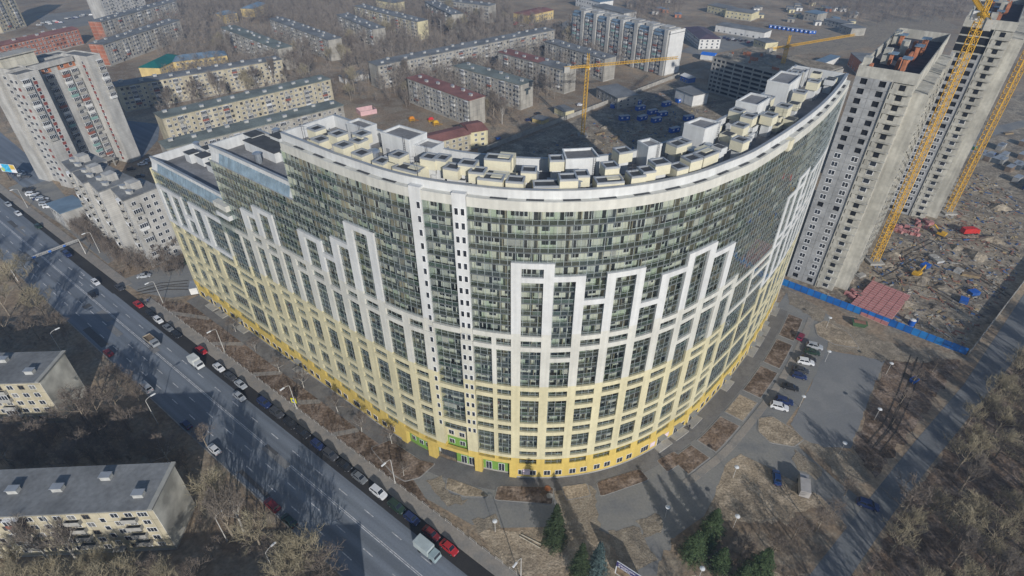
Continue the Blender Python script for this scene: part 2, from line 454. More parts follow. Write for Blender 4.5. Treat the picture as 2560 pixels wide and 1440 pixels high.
BAYS = [  # s from, s to, top, bands
    (1.8, 6.4, T(15), STD[2:]), (8.1, 12.7, T(15), STD[2:]), (14.6, 18.8, T(13), STD[2:]), (20.6, 25.3, T(15), STD[2:]),
    (27.6, 36.4, T(15), [11, 10, 7, 6, 4, 3]), (37.0, 44.8, T(15), [10, 9, 6, 3]), (45.4, 50.0, T(15), [10, 7, 6, 3]),
    (52.5, 56.2, T(18), STD), (58.3, 62.6, T(19), STD), (64.5, 68.4, T(16), [11, 10, 9, 7, 6, 4, 3]), (70.3, 74.4, T(16), STD[1:]),
    (76.6, 81.0, T(19), STD), (82.9, 86.8, T(18), STD[1:]), (88.9, 92.6, T(20), STD), (94.8, 99.0, T(22), STD),
    (101.0, 105.6, T(16), STD[1:]), (107.2, 110.7, T(16), [15, 11, 10, 7, 6, 3]),
    (121.6, 125.4, T(16), [15, 11, 10, 7, 6, 3]), (126.3, 129.3, T(16), [15, 11, 10, 7, 6, 3]),
    (131.2, 135.2, T(22), [21] + STD), (137.1, 141.1, T(21), [15, 14, 11, 10, 7, 6, 4, 3]), (142.9, 146.9, T(19), [16, 15, 11, 10, 9, 7, 6, 4, 3]),
    (148.7, 152.8, T(21), STD), (154.6, 158.6, T(18), STD[1:]), (160.5, 164.7, T(20), STD), (166.5, 170.9, T(21), [16, 15, 13, 10, 7, 6, 4, 3]),
    (173.0, 177.8, T(20), STD), (179.8, 184.6, T(16), STD[1:]),
    (186.5, 195.8, T(15), [12, 9, 6, 3]), (196.6, 206.8, T(15), [14, 12, 9, 6, 3]),
    (208.8, 212.6, T(20), STD), (214.6, 219.0, T(21), [20] + STD), (221.0, 224.6, T(18), [17] + STD), (226.4, 230.6, T(20), STD),
    (232.4, 236.6, T(20), [18] + STD), (238.4, 242.8, T(20), STD)]
edges = [(0.0, 0)]
for i, (a, b, top, bands) in enumerate(BAYS):
    seg(a, b, top - 1.15, top, 'band')
    for k in bands: seg(a, b, Z(k) - .55, Z(k) + .55, 'band')
    # the ledge in front of the recessed glass above
    pa = BAYS[i-1][1] if i else 0.05
    gap = a - pa
    ptop = max(top, BAYS[i-1][2] if i else 0)
    if is_stair((a + pa) / 2) or gap > 5: continue
    seg(pa, a, 5.2, ptop, 'pier')
seg(242.8, S_END, 5.2, T(20), 'pier')
for s0, s1 in ((110.7, 111.2), ): seg(s0, s1, 5.2, T(16), 'pier')
seg(99.6, 101.0, T(16), T(22), 'pier', -.3)
# stair columns
wst = MB(); wst.box(-.38, .38, -.05, .03, .9, 2.3); wst.m = 1; wst.box(-.30, .30, -.08, 0, .98, 2.22); wst = wst.mesh('stair_window', [PVC, DARKGL])
for a, b in STAIRS:
    for z0, z1, o0 in ((5.2, Z(15) + .6, .1), (Z(15) + .6, Z(26) + 2.2, -.15)):
        seg(a, b, z0, z1, 'stair_column', o0, OW)
    for k in range(2, 26):
        if in_gate((a+b)/2, k): continue
        o0 = .1 if Z(k) < Z(15) + .5 else -.15
        for s in ((b - .55,) if a < 115 else (a + .75, b - .6)):
            link('stair_window', wst, main, Vector(FP(s, o0 + .01, Z(k))) - Vector(BO), FA(s))
# the low glazed bay between the stairs and its bands
for k, o in ((16, .1), (10, .1), (6, .1)): seg(113.2, 119.0, Z(k) - .6, Z(k) + .6, 'band', o)
mb = MB(); cb(mb, 113.2, 119.0, OG, OW, Z(5) - .3, Z(5)); mpart('floor_slab', mb, SLAB)

# ground floor ------------------------------------------------------
def wall_win(s, o, z, w, h, name='shop_window', two=2):
    mb = MB(); mb.box(-w/2, w/2, -.06, .05, 0, h); mb.m = 1
    pw = (w - .08 * (two + 1)) / two
    for i in range(two):
        x = -w/2 + .08 + i * (pw + .08); mb.box(x, x + pw, -.09, 0, .08, h - .08)
    return link(name, mb.mesh(name, [PVC, DARKGL]), main, Vector(FP(s, o, z)) - Vector(BO), FA(s))
for s0, s1 in ((0, 99.5), (130.0, S_END)):
    s = s0
    while s < s1 - .1:
        e = min(s + 6.1, s1); mb = MB(); cb(mb, s, e, -.25, OW - .1, .45, 5.2); mpart('ground_floor_wall', mb, DYEL)
        mb = MB(); cb(mb, s, e, -.15, OW - .1, 0, .45); mpart('plinth', mb, CONC)
        if e - s > 4:
            t = R2.random(); m = (s + e) / 2
            if t < .4:
                wall_win(m - .9, -.24, .5, 1.7, 2.7, 'shop_door'); wall_win(m + 1.6, -.24, 1.2, 1.5, 1.6)
                mb = MB(); cb(mb, m - 2, m + .3, 1.1, -.3, 3.4, 3.52); mpart('canopy', mb, CAPM)
                mb = MB(); cb(mb, m - 2.6, m + 2.2, 1.7, -.2, 0, .4); mpart('entrance_steps', mb, CONC)
            elif t < .8: wall_win(m - 1.3, -.24, 1.2, 1.6, 1.7); wall_win(m + 1.4, -.24, 1.2, 1.6, 1.7)
            else: wall_win(m, -.24, 1.2, 2.4, 1.9, two=3)
        s = e
# the passage through the building and the green recess
mb = MB(); cb(mb, 115.2, 121.4, -1.2, OW - .1, .45, 5.2); mpart('ground_floor_wall', mb, GREEN)
mb = MB(); cb(mb, 121.4, 130.0, -1.2, OW - .1, .45, 5.2); mpart('ground_floor_wall', mb, GREEN)
mb = MB(); cb(mb, 115.2, 130.0, -1.1, OW - .1, 0, .45); mpart('plinth', mb, CONC)
mb = MB(); cb(mb, 99.5, 109.6, -1.2, OW - .1, 0, 5.2); mpart('ground_floor_wall', mb, GREEN)
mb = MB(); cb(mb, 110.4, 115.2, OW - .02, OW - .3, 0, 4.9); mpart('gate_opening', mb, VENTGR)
for i in range(9):
    s = 110.6 + i * .55; mb = MB(); cb(mb, s, s + .06, OW + .3, OW + .24, 0.05, 3.6); mpart('gate_bar', mb, STEEL)
for s0, s1 in ((99.5, 130.0),):
    mb = MB(); cb(mb, s0, s1, 0, -.9, 5.2, 6.3); mpart('beam', mb, DYEL)
for a, b in ((99.3, 101.2), (108.0, 110.2), (120.4, 122.2), (128.9, 130.6)):
    mb = MB(); cb(mb, a, b, .02, -1.1, 0, 5.2); mpart('column', mb, DYEL)
mb = MB(); cb(mb, 110.2, 121.5, -1.2, OW, 6.0, 9.3); mpart('recess_wall', mb, GREEN)
mb = MB(); cb(mb, 110.2, 121.5, -1.2, OW, 9.3, Z(5) - .3); mpart('recess_wall', mb, LYEL)
for i in range(4):
    for z in (6.9, 10.0): wall_win(111.6 + i * 2.75, -1.19, z, 1.4, 1.5, 'window')
for s in (117.2, 119.2, 123.6, 126.8): wall_win(s, -1.19, .5, 1.5, 2.7, 'shop_door')
for s in (102.5, 105.0, 107.0): wall_win(s, -1.19, 1.4, 1.3, 1.5)
for s, w, h in ((132.9, 1.7, 2.0), (166.2, 1.6, 1.6), (171.3, 1.6, 1.6)):
    mb = MB(); cb(mb, s - w/2, s + w/2, -.12, -.26, 1.3, 1.3 + h); mpart('notice_panel', mb, M('pale pink notice panel', (.72, .60, .64), .6, .1, 1.0))

# roof furniture ------------------------------------------------------
def near_s(p):
    best = min((( (FP(s, -7, 0)[0]-p.x)**2 + (FP(s, -7, 0)[1]-p.y)**2, s) for s in range(0, 246)), key=lambda q: q[0])
    return best[1]
ZR = Z(26) + .75
VENTS = [(844,331,1),(858,359,1),(896,347,1),(904,331,1),(904,379,1),(955,399,1),(996,383,1),(1021,417,2),(1105,391,1),(1133,414,1),(1171,404,1),(1077,389,1),(1195,423,1),(1247,391,2),(1229,440,2),(1289,446,1),
    (1377,457,3),(1391,393,1),(1323,421,1),(1454,431,1),(1525,410,1),(1522,447,2),(1616,421,1),(1649,402,1),(1696,413,1),(1693,356,1),(1557,373,1),
    (1766,379,2),(1852,346,1),(1752,327,1),(1784,310,1),(1852,310,1),(1874,287,1),(1839,271,1),(1925,284,1),(1962,262,1),(1919,241,1),(2002,227,1),(2037,200,1),(1852,241,1),(1923,191,1),(1964,176,1),(1994,178,1),(1706,351,1),(1964,196,1),(790,318,1),(800,345,1),(1420,440,1),(1590,432,1),(1730,392,1)]
for px, py, w in VENTS:
    L = (0, 1.4, 2.5, 3.2)[w]*R2.uniform(.85, 1.1); Bv = 1.3
    top = ZR + R2.uniform(4.0, 4.7)
    while True:
        p = at(px, py, top); s = near_s(p); f = FP(s, 0, 0); a = FA(s)
        off = (p.x - f[0]) * math.sin(a) - (p.y - f[1]) * math.cos(a)
        if off < OG - 1.6 - Bv or top < ZR + 2.2: break
        top -= .15
    if off > OG - 1.6 - Bv: g = FP(s, OG - 1.6 - Bv, top); p = Vector(g)
    if off < DEPTH + .6 + Bv: g = FP(s, DEPTH + .6 + Bv, top); p = Vector(g)
    a += R2.uniform(-.05, .05); u = (math.cos(a), math.sin(a))
    mb = MB(); mb.rbox((p.x, p.y), u, L - .45, Bv - .45, ZR - .05, top - 2.0 if top > ZR + 2.3 else ZR + .2); v = mb.build('vent_shaft', WHITE, main, BO)
    mb = MB(); mb.rbox((p.x, p.y), u, L, Bv, top - 2.05, top - .35); mb.build('vent_box', VENTCR, v, BO)
    mb = MB()
    ux, uy = u; nx, ny = -uy, ux
    for sgn in (-1, 1):
        mb.rbox((p.x + nx*sgn*(Bv-.15), p.y + ny*sgn*(Bv-.15)), u, L, .15, top - .35, top)
        mb.rbox((p.x + ux*sgn*(L-.15), p.y + uy*sgn*(L-.15)), u, .15, Bv - .3, top - .35, top - .002)
    mb.build('vent_rim', CAPM, v, BO)
    mb = MB(); mb.rbox((p.x, p.y), u, L - .3, Bv - .3, top - .35, top - .25); mb.build('vent_top', VENTGR, v, BO)
    if w == 2:
        q = (p.x + nx*1.2 + ux*1.2, p.y + ny*1.2 + uy*1.2)
        mb = MB(); mb.rbox(q, u, 1.4, 1.2, ZR, top - .1); mb.build('vent_box', VENTCR, v, BO)
for i in range(46):
    s = R2.uniform(78, 242); o = R2.uniform(-4.4, -13); h = R2.uniform(.5, 1.6); a = FA(s); c = FP(s, o, 0)
    mb = MB(); mb.rbox(c[:2], (math.cos(a), math.sin(a)), R2.uniform(.3, 1.1), R2.uniform(.25, .7), ZR - .05, ZR + h); v = mb.build('roof_hatch', R2.choice((WHITE, WHITE, CAPM, VENTCR)), main, BO)
    if i % 2: mb = MB(); mb.tube((c[0] + .9, c[1], ZR - .05), (c[0] + .9, c[1], ZR + h + .5), .12, n=7); mb.build('vent_pipe', GALV, main, BO)
for i in range(26):
    s = R2.uniform(163, 240) if i < 18 else R2.uniform(78, 130); o = R2.choice((-4.2, -6.0, -8.2)) + R2.uniform(-.5, .5); a = FA(s); c = FP(s, o, 0); u = (math.cos(a), math.sin(a)); top = ZR + R2.uniform(1.6, 3.6); L = R2.uniform(.9, 1.5)
    mb = MB(); mb.rbox(c[:2], u, L - .3, .9, ZR - .05, top - 1.2); v = mb.build('vent_shaft', WHITE, main, BO)
    mb = MB(); mb.rbox(c[:2], u, L, 1.15, top - 1.25, top); mb.build('vent_box', R2.choice((VENTCR, WHITE, VENTCR)), v, BO)
    mb = MB(); mb.rbox(c[:2], u, L - .22, .93, top, top + .03); mb.build('vent_top', VENTGR, v, BO)
# lift houses and stair heads along the courtyard side
LIFTS = [(96, 103.5, -9.5, -14.3, 4.6), (103.5, 108.5, -10.6, -14.4, 3.4), (84, 89.5, -11, -14.2, 3.4), (139.5, 147, -9.6, -14.2, 4.0), (160, 164, -11, -14.3, 4.0), (176.5, 183, -9.8, -14.3, 5.0), (198.5, 206, -9.6, -14.3, 4.6), (216, 226, -9.2, -14.3, 5.0), (235, 239, -10, -14.2, 3.2)]
for s0, s1, o0, o1, h in LIFTS:
    mb = MB(); cb(mb, s0, s1, o0, o1, ZR, ZR + h); v = mpart('lift_house', mb, WHITE)
    mb = MB(); cb(mb, s0 + .35, s1 - .35, o0 - .35, o1 + .35, ZR + h, ZR + h + .06); mb.build('lift_roof', DECK, v, BO)
    mb = MB()
    cb(mb, s0 - .05, s1 + .05, o0 + .05, o0 - .3, ZR + h, ZR + h + .45); cb(mb, s0 - .05, s1 + .05, o1 + .3, o1 - .05, ZR + h, ZR + h + .45)
    cb(mb, s0 - .05, s0 + .3, o0 - .3, o1 + .3, ZR + h, ZR + h + .449); cb(mb, s1 - .3, s1 + .05, o0 - .3, o1 + .3, ZR + h, ZR + h + .449)
    mb.build('lift_parapet', WHITE, v, BO)
    mb = MB(); cb(mb, s0 + 1, s0 + 1.9, o0 + .06, o0 - .05, ZR + .1, ZR + 2.1); mb.build('door', CAPM, v, BO)
    mb = MB()
    for q in (0, .45): mb.tube(FP(s1 - 1 - q, o0 + .25, ZR), FP(s1 - 1 - q, o0 + .25, ZR + h + 1.1), .04, n=4)
    for i in range(int(h / .4)): mb.tube(FP(s1 - 1, o0 + .25, ZR + .3 + i*.4), FP(s1 - 1.45, o0 + .25, ZR + .3 + i*.4), .03, n=4)
    mb.build('ladder', STEEL, v, BO)
for px, py, r, h in ((906,336,.8,3.2),(934,378,1.0,2.6),(1064,400,.9,2.8),(1444,448,1.0,3),(1337,432,.7,2.2),(1412,402,.6,2.2),(1730,372,1.0,3),(1772,362,.8,2.6),(1898,282,1.3,2.6),(1972,222,1.2,3),(1990,215,.9,2.4),(1452,398,1.0,2.0),(1022,352,1.0,3.0)):
    p = at(px, py, ZR + h); mb = MB(); mb.tube((p.x, p.y, ZR), (p.x, p.y, ZR + h), r, n=14); v = mpart('fan_duct', mb, GALV)
    mb = MB(); mb.tube((p.x, p.y, ZR + h), (p.x, p.y, ZR + h + .25), r * 1.25, r * .9, n=14); mb.build('fan_cowl', GALV, v, BO)
    mb = MB(); mb.rbox((p.x, p.y), (1, 0), r + .3, r + .3, ZR - .1, ZR + .5); mb.build('duct_base', WHITE, v, BO)
# low roofs of the stepped wing
for px, py, z, w, l, h in ((478,380,17,1.6,1.5,2.8),(508,388,17,2.0,1.5,2.6),(520,368,17,1.5,1.4,3.0),(545,412,17,3.5,1.8,2.2),(634,335,22,1.8,1.6,2.8),(668,360,22,6.5,2.4,2.4),(700,338,22,2,1.6,3.4),(715,372,22,4.5,2.2,2.2)):
    zz = Z(z) + .75; p = at(px, py, zz + h); s = near_s(p); a = FA(s); u = (math.cos(a), math.sin(a))
    mb = MB(); mb.rbox((p.x, p.y), u, w, l, zz, zz + h); v = mpart('vent_house', mb, WHITE)
    mb = MB(); mb.rbox((p.x, p.y), u, w + .12, l + .12, zz + h, zz + h + .2); mb.build('vent_cap', VENTGR, v, BO)
for px, py, k in ((530,398,17),(690,325,22),(642,385,22),(490,358,17)):
    zz = Z(k) + .75; p = at(px, py, zz + 2.2); mb = MB(); mb.tube((p.x, p.y, zz), (p.x, p.y, zz + 2.4), .8, n=12); v = mpart('fan_duct', mb, GALV)
    mb = MB(); mb.tube((p.x, p.y, zz + 2.4), (p.x, p.y, zz + 2.7), 1.1, .6, n=12); mb.build('fan_cowl', GALV, v, BO)
for s in (82, 111.8, 150, 200):
    b = FP(s, OG - 1.6, Z(26) + 3.2); mb = MB(); mb.tube(b, (b[0], b[1], b[2] + 4.2), .06, .03, n=5)
    for i in range(3): mb.tube((b[0] - .7, b[1], b[2] + 2.6 + i*.5), (b[0] + .7, b[1], b[2] + 2.6 + i*.5), .03, n=4)
    mpart('antenna', mb, STEEL)
# ------------------------------------------------------------------ ground, roads, pavements
_nsheet = 0
def sheet(name, pts, z, mat, rag=0.0):
    """a flat sheet whose outline is a list of ground points"""
    global _nsheet
    _nsheet += 1; z += _nsheet*.0011
    if rag:
        q = []; r_ = random.Random(_nsheet)
        for i in range(len(pts)):
            a, b = pts[i], pts[(i+1) % len(pts)]; d = math.hypot(b[0]-a[0], b[1]-a[1]); m = max(1, min(60, int(d/1.2)))
            for k in range(m): q.append((a[0] + (b[0]-a[0])*k/m + r_.gauss(0, rag), a[1] + (b[1]-a[1])*k/m + r_.gauss(0, rag)))
        pts = q
    mb = MB(); n = len(mb.v)
    mb.v = [(p[0], p[1], z) for p in pts]; mb.f = [tuple(range(len(pts)))]; mb.mi = [0]
    a = sum(pts[i][0]*pts[(i+1) % len(pts)][1] - pts[(i+1) % len(pts)][0]*pts[i][1] for i in range(len(pts)))
    if a < 0: mb.f = [tuple(reversed(mb.f[0]))]
    return struct(name, mb, mat)
def PX(*ps): return [tuple(at(x, y))[:2] for x, y in ps]

def ground_mat(name, cols, scales=(0.02, 0.12, 0.9), rough=0.95, fine=0.35, bump=.6, lanes=None):
    """three tones of soil, litter and dry grass mixed by noises of different size"""
    m = bpy.data.materials.new(name); m.use_nodes = True
    nt = m.node_tree; N = nt.nodes; L = nt.links; b = N['Principled BSDF']
    b.inputs['Roughness'].default_value = rough; b.inputs['Specular IOR Level'].default_value = .1
    pos = N.new('ShaderNodeNewGeometry').outputs['Position']
    def noise(s, d=5):
        n = N.new('ShaderNodeTexNoise'); n.inputs['Scale'].default_value = s; n.inputs['Detail'].default_value = d; n.inputs['Roughness'].default_value = .62
        L.new(pos, n.inputs['Vector']); return n.outputs['Fac']
    def ramp(f, a, b_, lo, hi):
        r = N.new('ShaderNodeValToRGB'); e = r.color_ramp.elements
        e[0].color = (*a, 1); e[1].color = (*b_, 1); e[0].position = lo; e[1].position = hi
        L.new(f, r.inputs[0]); return r.outputs[0]
    big = ramp(noise(scales[0]), cols[0], cols[1], .40, .60)
    mid = ramp(noise(scales[1]), (0, 0, 0), (1, 1, 1), .46, .62)
    mx = N.new('ShaderNodeMix'); mx.data_type = 'RGBA'; L.new(mid, mx.inputs[0]); L.new(big, mx.inputs[6]); mx.inputs[7].default_value = (*cols[2], 1)
    f = noise(scales[2], 6)
    if lanes is not None:
        mp = N.new('ShaderNodeMapping'); mp.inputs['Rotation'].default_value = (0, 0, -lanes); mp.inputs['Scale'].default_value = (.012, .55, 1)
        rt = N.new('ShaderNodeVectorRotate'); rt.rotation_type = 'Z_AXIS'; rt.inputs['Angle'].default_value = -lanes; L.new(pos, rt.inputs['Vector'])
        mp.inputs['Rotation'].default_value = (0, 0, 0); L.new(rt.outputs[0], mp.inputs[0])
        nl = N.new('ShaderNodeTexNoise'); nl.inputs['Scale'].default_value = 1.0; nl.inputs['Detail'].default_value = 4; L.new(mp.outputs[0], nl.inputs['Vector'])
        rl = N.new('ShaderNodeMapRange'); rl.inputs[1].default_value = .35; rl.inputs[2].default_value = .65; rl.inputs[3].default_value = .78; rl.inputs[4].default_value = 1.14; L.new(nl.outputs['Fac'], rl.inputs[0])
        ml = N.new('ShaderNodeMix'); ml.data_type = 'RGBA'; ml.blend_type = 'MULTIPLY'; ml.inputs[0].default_value = 1; L.new(mx.outputs[2], ml.inputs[6]); L.new(rl.outputs[0], ml.inputs[7]); mx = ml
    mr = N.new('ShaderNodeMapRange'); mr.inputs[1].default_value = .3; mr.inputs[2].default_value = .7; mr.inputs[3].default_value = 1 - fine; mr.inputs[4].default_value = 1 + fine
    L.new(f, mr.inputs[0])
    m2 = N.new('ShaderNodeMix'); m2.data_type = 'RGBA'; m2.blend_type = 'MULTIPLY'; m2.inputs[0].default_value = 1
    L.new(mx.outputs[2], m2.inputs[6]); L.new(mr.outputs[0], m2.inputs[7]); L.new(m2.outputs[2], b.inputs['Base Color'])
    bp = N.new('ShaderNodeBump'); bp.inputs['Strength'].default_value = bump if fine > .25 else .04; bp.inputs['Distance'].default_value = .4
    L.new(f, bp.inputs['Height']); L.new(bp.outputs[0], b.inputs['Normal'])
    return m
EARTH = ground_mat('bare earth and dead grass', ((0.211, 0.161, 0.113), (0.402, 0.309, 0.213), (0.283, 0.244, 0.188)))
SOIL = ground_mat('brown leaf litter soil', ((0.109, 0.079, 0.056), (0.207, 0.149, 0.105), (0.293, 0.228, 0.179)), (.05, .3, 1.6), fine=.5)
DRYGR = ground_mat('trampled dry grass', ((0.388, 0.310, 0.218), (0.244, 0.201, 0.147), (0.467, 0.383, 0.279)), (.06, .35, 2.0), fine=.4)
SITE = ground_mat('building site sand and rubble', ((.29, .24, .175), (.17, .15, .125), (.38, .325, .245)), (.035, .16, .9), fine=.45)
ASPH = ground_mat('worn grey asphalt', ((0.176, 0.200, 0.230), (0.215, 0.238, 0.264), (0.192, 0.215, 0.246)), (.015, .1, 2.5), .9, .10, lanes=math.atan2(-.608, .794))
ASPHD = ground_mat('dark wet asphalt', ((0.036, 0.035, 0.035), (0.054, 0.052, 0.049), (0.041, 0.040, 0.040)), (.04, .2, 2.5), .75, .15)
ASPHB = ground_mat('pale grey parking asphalt', ((.195, .20, .205), (.25, .25, .245), (.215, .218, .218)), (.05, .25, 2.0), .9, .1)
DRIVE = ground_mat('dusty grey driveway', ((0.235, 0.230, 0.213), (0.275, 0.265, 0.239), (0.200, 0.201, 0.198)), (.03, .12, 2.0), .92, .12)
PAVE = ground_mat('dusty pavement', ((0.288, 0.259, 0.223), (0.346, 0.310, 0.266), (0.252, 0.238, 0.216)), (.05, .3, 2.5), .92, .12)
APRON = ground_mat('dark pavement apron', ((0.173, 0.166, 0.157), (0.217, 0.210, 0.198), (0.150, 0.145, 0.139)), (.05, .3, 2.5), .92, .14)
ASPHW = ground_mat('dark asphalt patch', ((.10, .10, .10), (.13, .13, .13), (.115, .115, .115)), (.2, .8, 3), .9, .15)
ASPHL = ground_mat('pale asphalt patch', ((.21, .21, .205), (.25, .245, .24), (.23, .23, .225)), (.2, .8, 3), .9, .12)
SAND = ground_mat('dry sandy dirt', ((0.291, 0.243, 0.180), (0.224, 0.192, 0.149), (0.347, 0.297, 0.227)), (.1, .5, 2.5), .95, .3)
PAINT = M('worn white road paint', (.55, .55, .55), .8, .35, 1.2)
KERB = M('concrete kerb', (.30, .29, .27), .9, .15, .6)
DARKRD = ground_mat('darker back road asphalt', ((0.153, 0.161, 0.168), (0.205, 0.210, 0.213), (0.174, 0.183, 0.187)), (.03, .2, 2.0), .9, .15)  # a little darker than the asphalt of the wide road

mb = MB(); mb.quad((-2300, -380, 0), (2300, -380, 0), (2300, 2500, 0), (-2300, 2500, 0)); struct('ground', mb, EARTH)
RU = (.794, -.608); RV = (.608, .794)
def RT(t, n, z=0.0): return (t*RU[0] + n*RV[0], t*RU[1] + n*RV[1], z)
def rstrip(mb, t0, t1, n0, n1, z):
    mb.quad(RT(t0, n0, z), RT(t1, n0, z), RT(t1, n1, z), RT(t0, n1, z))
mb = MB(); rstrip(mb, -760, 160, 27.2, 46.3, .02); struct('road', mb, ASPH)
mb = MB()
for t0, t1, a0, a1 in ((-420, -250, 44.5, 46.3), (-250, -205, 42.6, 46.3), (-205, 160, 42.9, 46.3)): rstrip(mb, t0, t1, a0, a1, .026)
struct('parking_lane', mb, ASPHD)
mb = MB(); rstrip(mb, -760, 160, 26.9, 27.2, .13); struct('kerb', mb, KERB)
mb = MB(); rstrip(mb, -760, 160, 36.74, 36.9, .032); rstrip(mb, -760, 160, 37.1, 37.26, .032)
for n0, ph in ((30.5, 0), (33.75, 3), (40.1, 5)):
    t = -600 + ph
    while t < 140: rstrip(mb, t, t + 3.0, n0 - .1, n0 + .1, .032); t += 9.0
# turn arrows by the junction
for t0, n0 in ((-228, 41.5), (-222, 38.6)):
    rstrip(mb, t0, t0 + 3, n0 - .08, n0 + .08, .033); rstrip(mb, t0 + 2.8, t0 + 3.4, n0 - .5, n0 + .1, .033)
struct('road_marking', mb, PAINT)
mb = MB()
for t0, t1 in ((-420, -206), (-193, -20)):
    mb.hexa([RT(t0, 46.3, 0), RT(t1, 46.3, 0), RT(t1, 49.4, 0), RT(t0, 49.4, 0), RT(t0, 46.3, .13), RT(t1, 46.3, .13), RT(t1, 49.4, .13), RT(t0, 49.4, .13)])
struct('pavement', mb, PAVE)
mb = MB(); rstrip(mb, -20, 160, 46.3, 48.2, .1); rstrip(mb, -760, -420, 46.3, 49, .1); struct('pavement', mb, PAVE)
# apron around the building, soil strip, cross paths
mb = MB(); cb(mb, -1, S_END, 4.2, -1, 0, .06, 3); struct('pavement', mb, APRON)
pts = [FP(s, 4.2, 0) for s in range(2, 106, 4)]
poly = [p[:2] for p in pts] + [RT(-60, 49.4)[:2], RT(-191, 49.4)[:2]]
sheet('planting_bed', poly, .03, SOIL)
for s, t in ((14, -183), (34, -158), (54, -136), (72, -118), (88, -100)):
    a = FP(s, 4.2, 0); b = RT(t + 4, 49.4); d = unit((b[0]-a[0], b[1]-a[1])); w = (-d[1]*.8, d[0]*.8)
    sheet('path', [(a[0]-w[0], a[1]-w[1]), (b[0]-w[0], b[1]-w[1]), (b[0]+w[0], b[1]+w[1]), (a[0]+w[0], a[1]+w[1])], .045, PAVE)
# driveway in front of the rounded end and along the right wing
sheet('forest_floor', PX((2478,985),(2352,1140),(2245,1290),(2150,1440),(2180,1700),(3000,1700),(3000,760),(2560,880)), .008, SOIL, .4)
sheet('driveway', PX((1005,1212),(1060,1180),(1095,1145),(1190,1178),(1280,1200),(1370,1197),(1500,1180),(1610,1140),(1700,1085),(1760,1000),(1890,850),(1972,722),(2075,790),(2068,880),(2000,1010),(1965,1060),(2000,1120),(2090,1200),(2210,1290),(2130,1330),(2050,1240),(1960,1190),(1915,1165),(1850,1135),(1815,1160),(1787,1240),(1760,1290),(1690,1340),(1650,1440),(1560,1440),(1530,1340),(1470,1310),(1350,1318),(1240,1320),(1180,1312)), .016, DRIVE)
sheet('parking_lot', PX((2066,876),(2214,900),(2187,960),(2127,1121),(2061,1118),(2010,1100),(1975,1060),(2005,1010)), .022, ASPHB, .12)
def island(pts, mat, z=.12, name='planting_bed'):
    P = PX(*pts); cx = sum(p[0] for p in P)/len(P); cy = sum(p[1] for p in P)/len(P)
    a = sum(P[i][0]*P[(i+1) % len(P)][1] - P[(i+1) % len(P)][0]*P[i][1] for i in range(len(P)))
    if a < 0: P = P[::-1]
    # rounded outline
    Q = []
    for i in range(len(P)):
        p0, p1, p2 = P[i-1], P[i], P[(i+1) % len(P)]
        for t in (-.09, 0, .09):
            k = abs(t); q = p0 if t < 0 else p2
            Q.append((p1[0]*(1-k) + q[0]*k, p1[1]*(1-k) + q[1]*k) if t else (p1[0]*.94 + (p0[0]+p2[0])*.03, p1[1]*.94 + (p0[1]+p2[1])*.03))
    mb = MB(); mb.prism(Q, 0, z); struct('kerb', mb, KERB)
    q = [(p[0] + (cx-p[0])*.22/max(.3, math.hypot(p[0]-cx, p[1]-cy)), p[1] + (cy-p[1])*.22/max(.3, math.hypot(p[0]-cx, p[1]-cy))) for p in Q]
    sheet(name, q, z + .012, mat)
for pts, mat in ((((1118,1193),(1205,1225),(1222,1243),(1160,1243),(1112,1222)), DRYGR), (((1243,1215),(1385,1218),(1382,1262),(1330,1258),(1234,1250)), SOIL),
    (((1402,1217),(1468,1208),(1478,1240),(1415,1252)), DRYGR), (((1490,1206),(1600,1172),(1624,1200),(1500,1243)), SOIL), (((1640,1152),(1684,1128),(1716,1150),(1668,1182)), SOIL),
    (((1895,1045),(1930,1040),(1990,1078),(2012,1100),(1985,1118),(1925,1108),(1893,1078)), DRYGR), (((2035,812),(2062,800),(2122,832),(2150,872),(2085,862),(2042,838)), DRYGR),
    (((1090,1160),(1052,1150),(975,1100),(925,1120),(985,1190),(1012,1205),(1050,1195)), SOIL)):
    island(pts, mat)
for a, b, mat in ((168, 175, SOIL), (177, 188, SOIL), (190, 199, DRYGR), (201, 214, SOIL), (216, 229, SOIL), (231, 244, SOIL)):
    mb = MB(); cb(mb, a, b, 10.2 - (a - 168)*.012, 4.6, 0, .11, 2); struct('kerb', mb, KERB)
    mb = MB(); cb(mb, a + .25, b - .25, 9.95 - (a - 168)*.012, 4.85, .1, .135, 2); struct('planting_bed', mb, mat)
mb = MB(); cb(mb, 166, 246, 12.4, 10.5, 0, .09, 2); struct('pavement', mb, PAVE)
sheet('verge', PX((1190,1325),(1350,1325),(1465,1318),(1520,1350),(1545,1440),(1270,1440)), .014, DRYGR, .25)
sheet('verge', PX((1787,1240),(1815,1160),(1850,1135),(1915,1165),(1960,1190),(2050,1240),(2130,1330),(2020,1440),(1700,1440),(1760,1300)), .013, DRYGR, .1)
sheet('verge', PX((1640,1400),(1700,1345),(1765,1300),(1960,1310),(2040,1260),(2120,1335),(2020,1440),(1640,1440)), .014, EARTH, .4)
sheet('verge', PX((2215,905),(2400,900),(2330,1010),(2190,1190),(2130,1125)), .012, SOIL, .4)
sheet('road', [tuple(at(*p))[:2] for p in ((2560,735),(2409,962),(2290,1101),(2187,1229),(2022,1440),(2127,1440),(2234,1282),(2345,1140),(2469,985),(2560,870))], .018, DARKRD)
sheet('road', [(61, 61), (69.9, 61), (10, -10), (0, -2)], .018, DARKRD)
sheet('road', PX((2560,735),(2560,870),(2700,700),(2700,560)), .018, DARKRD)
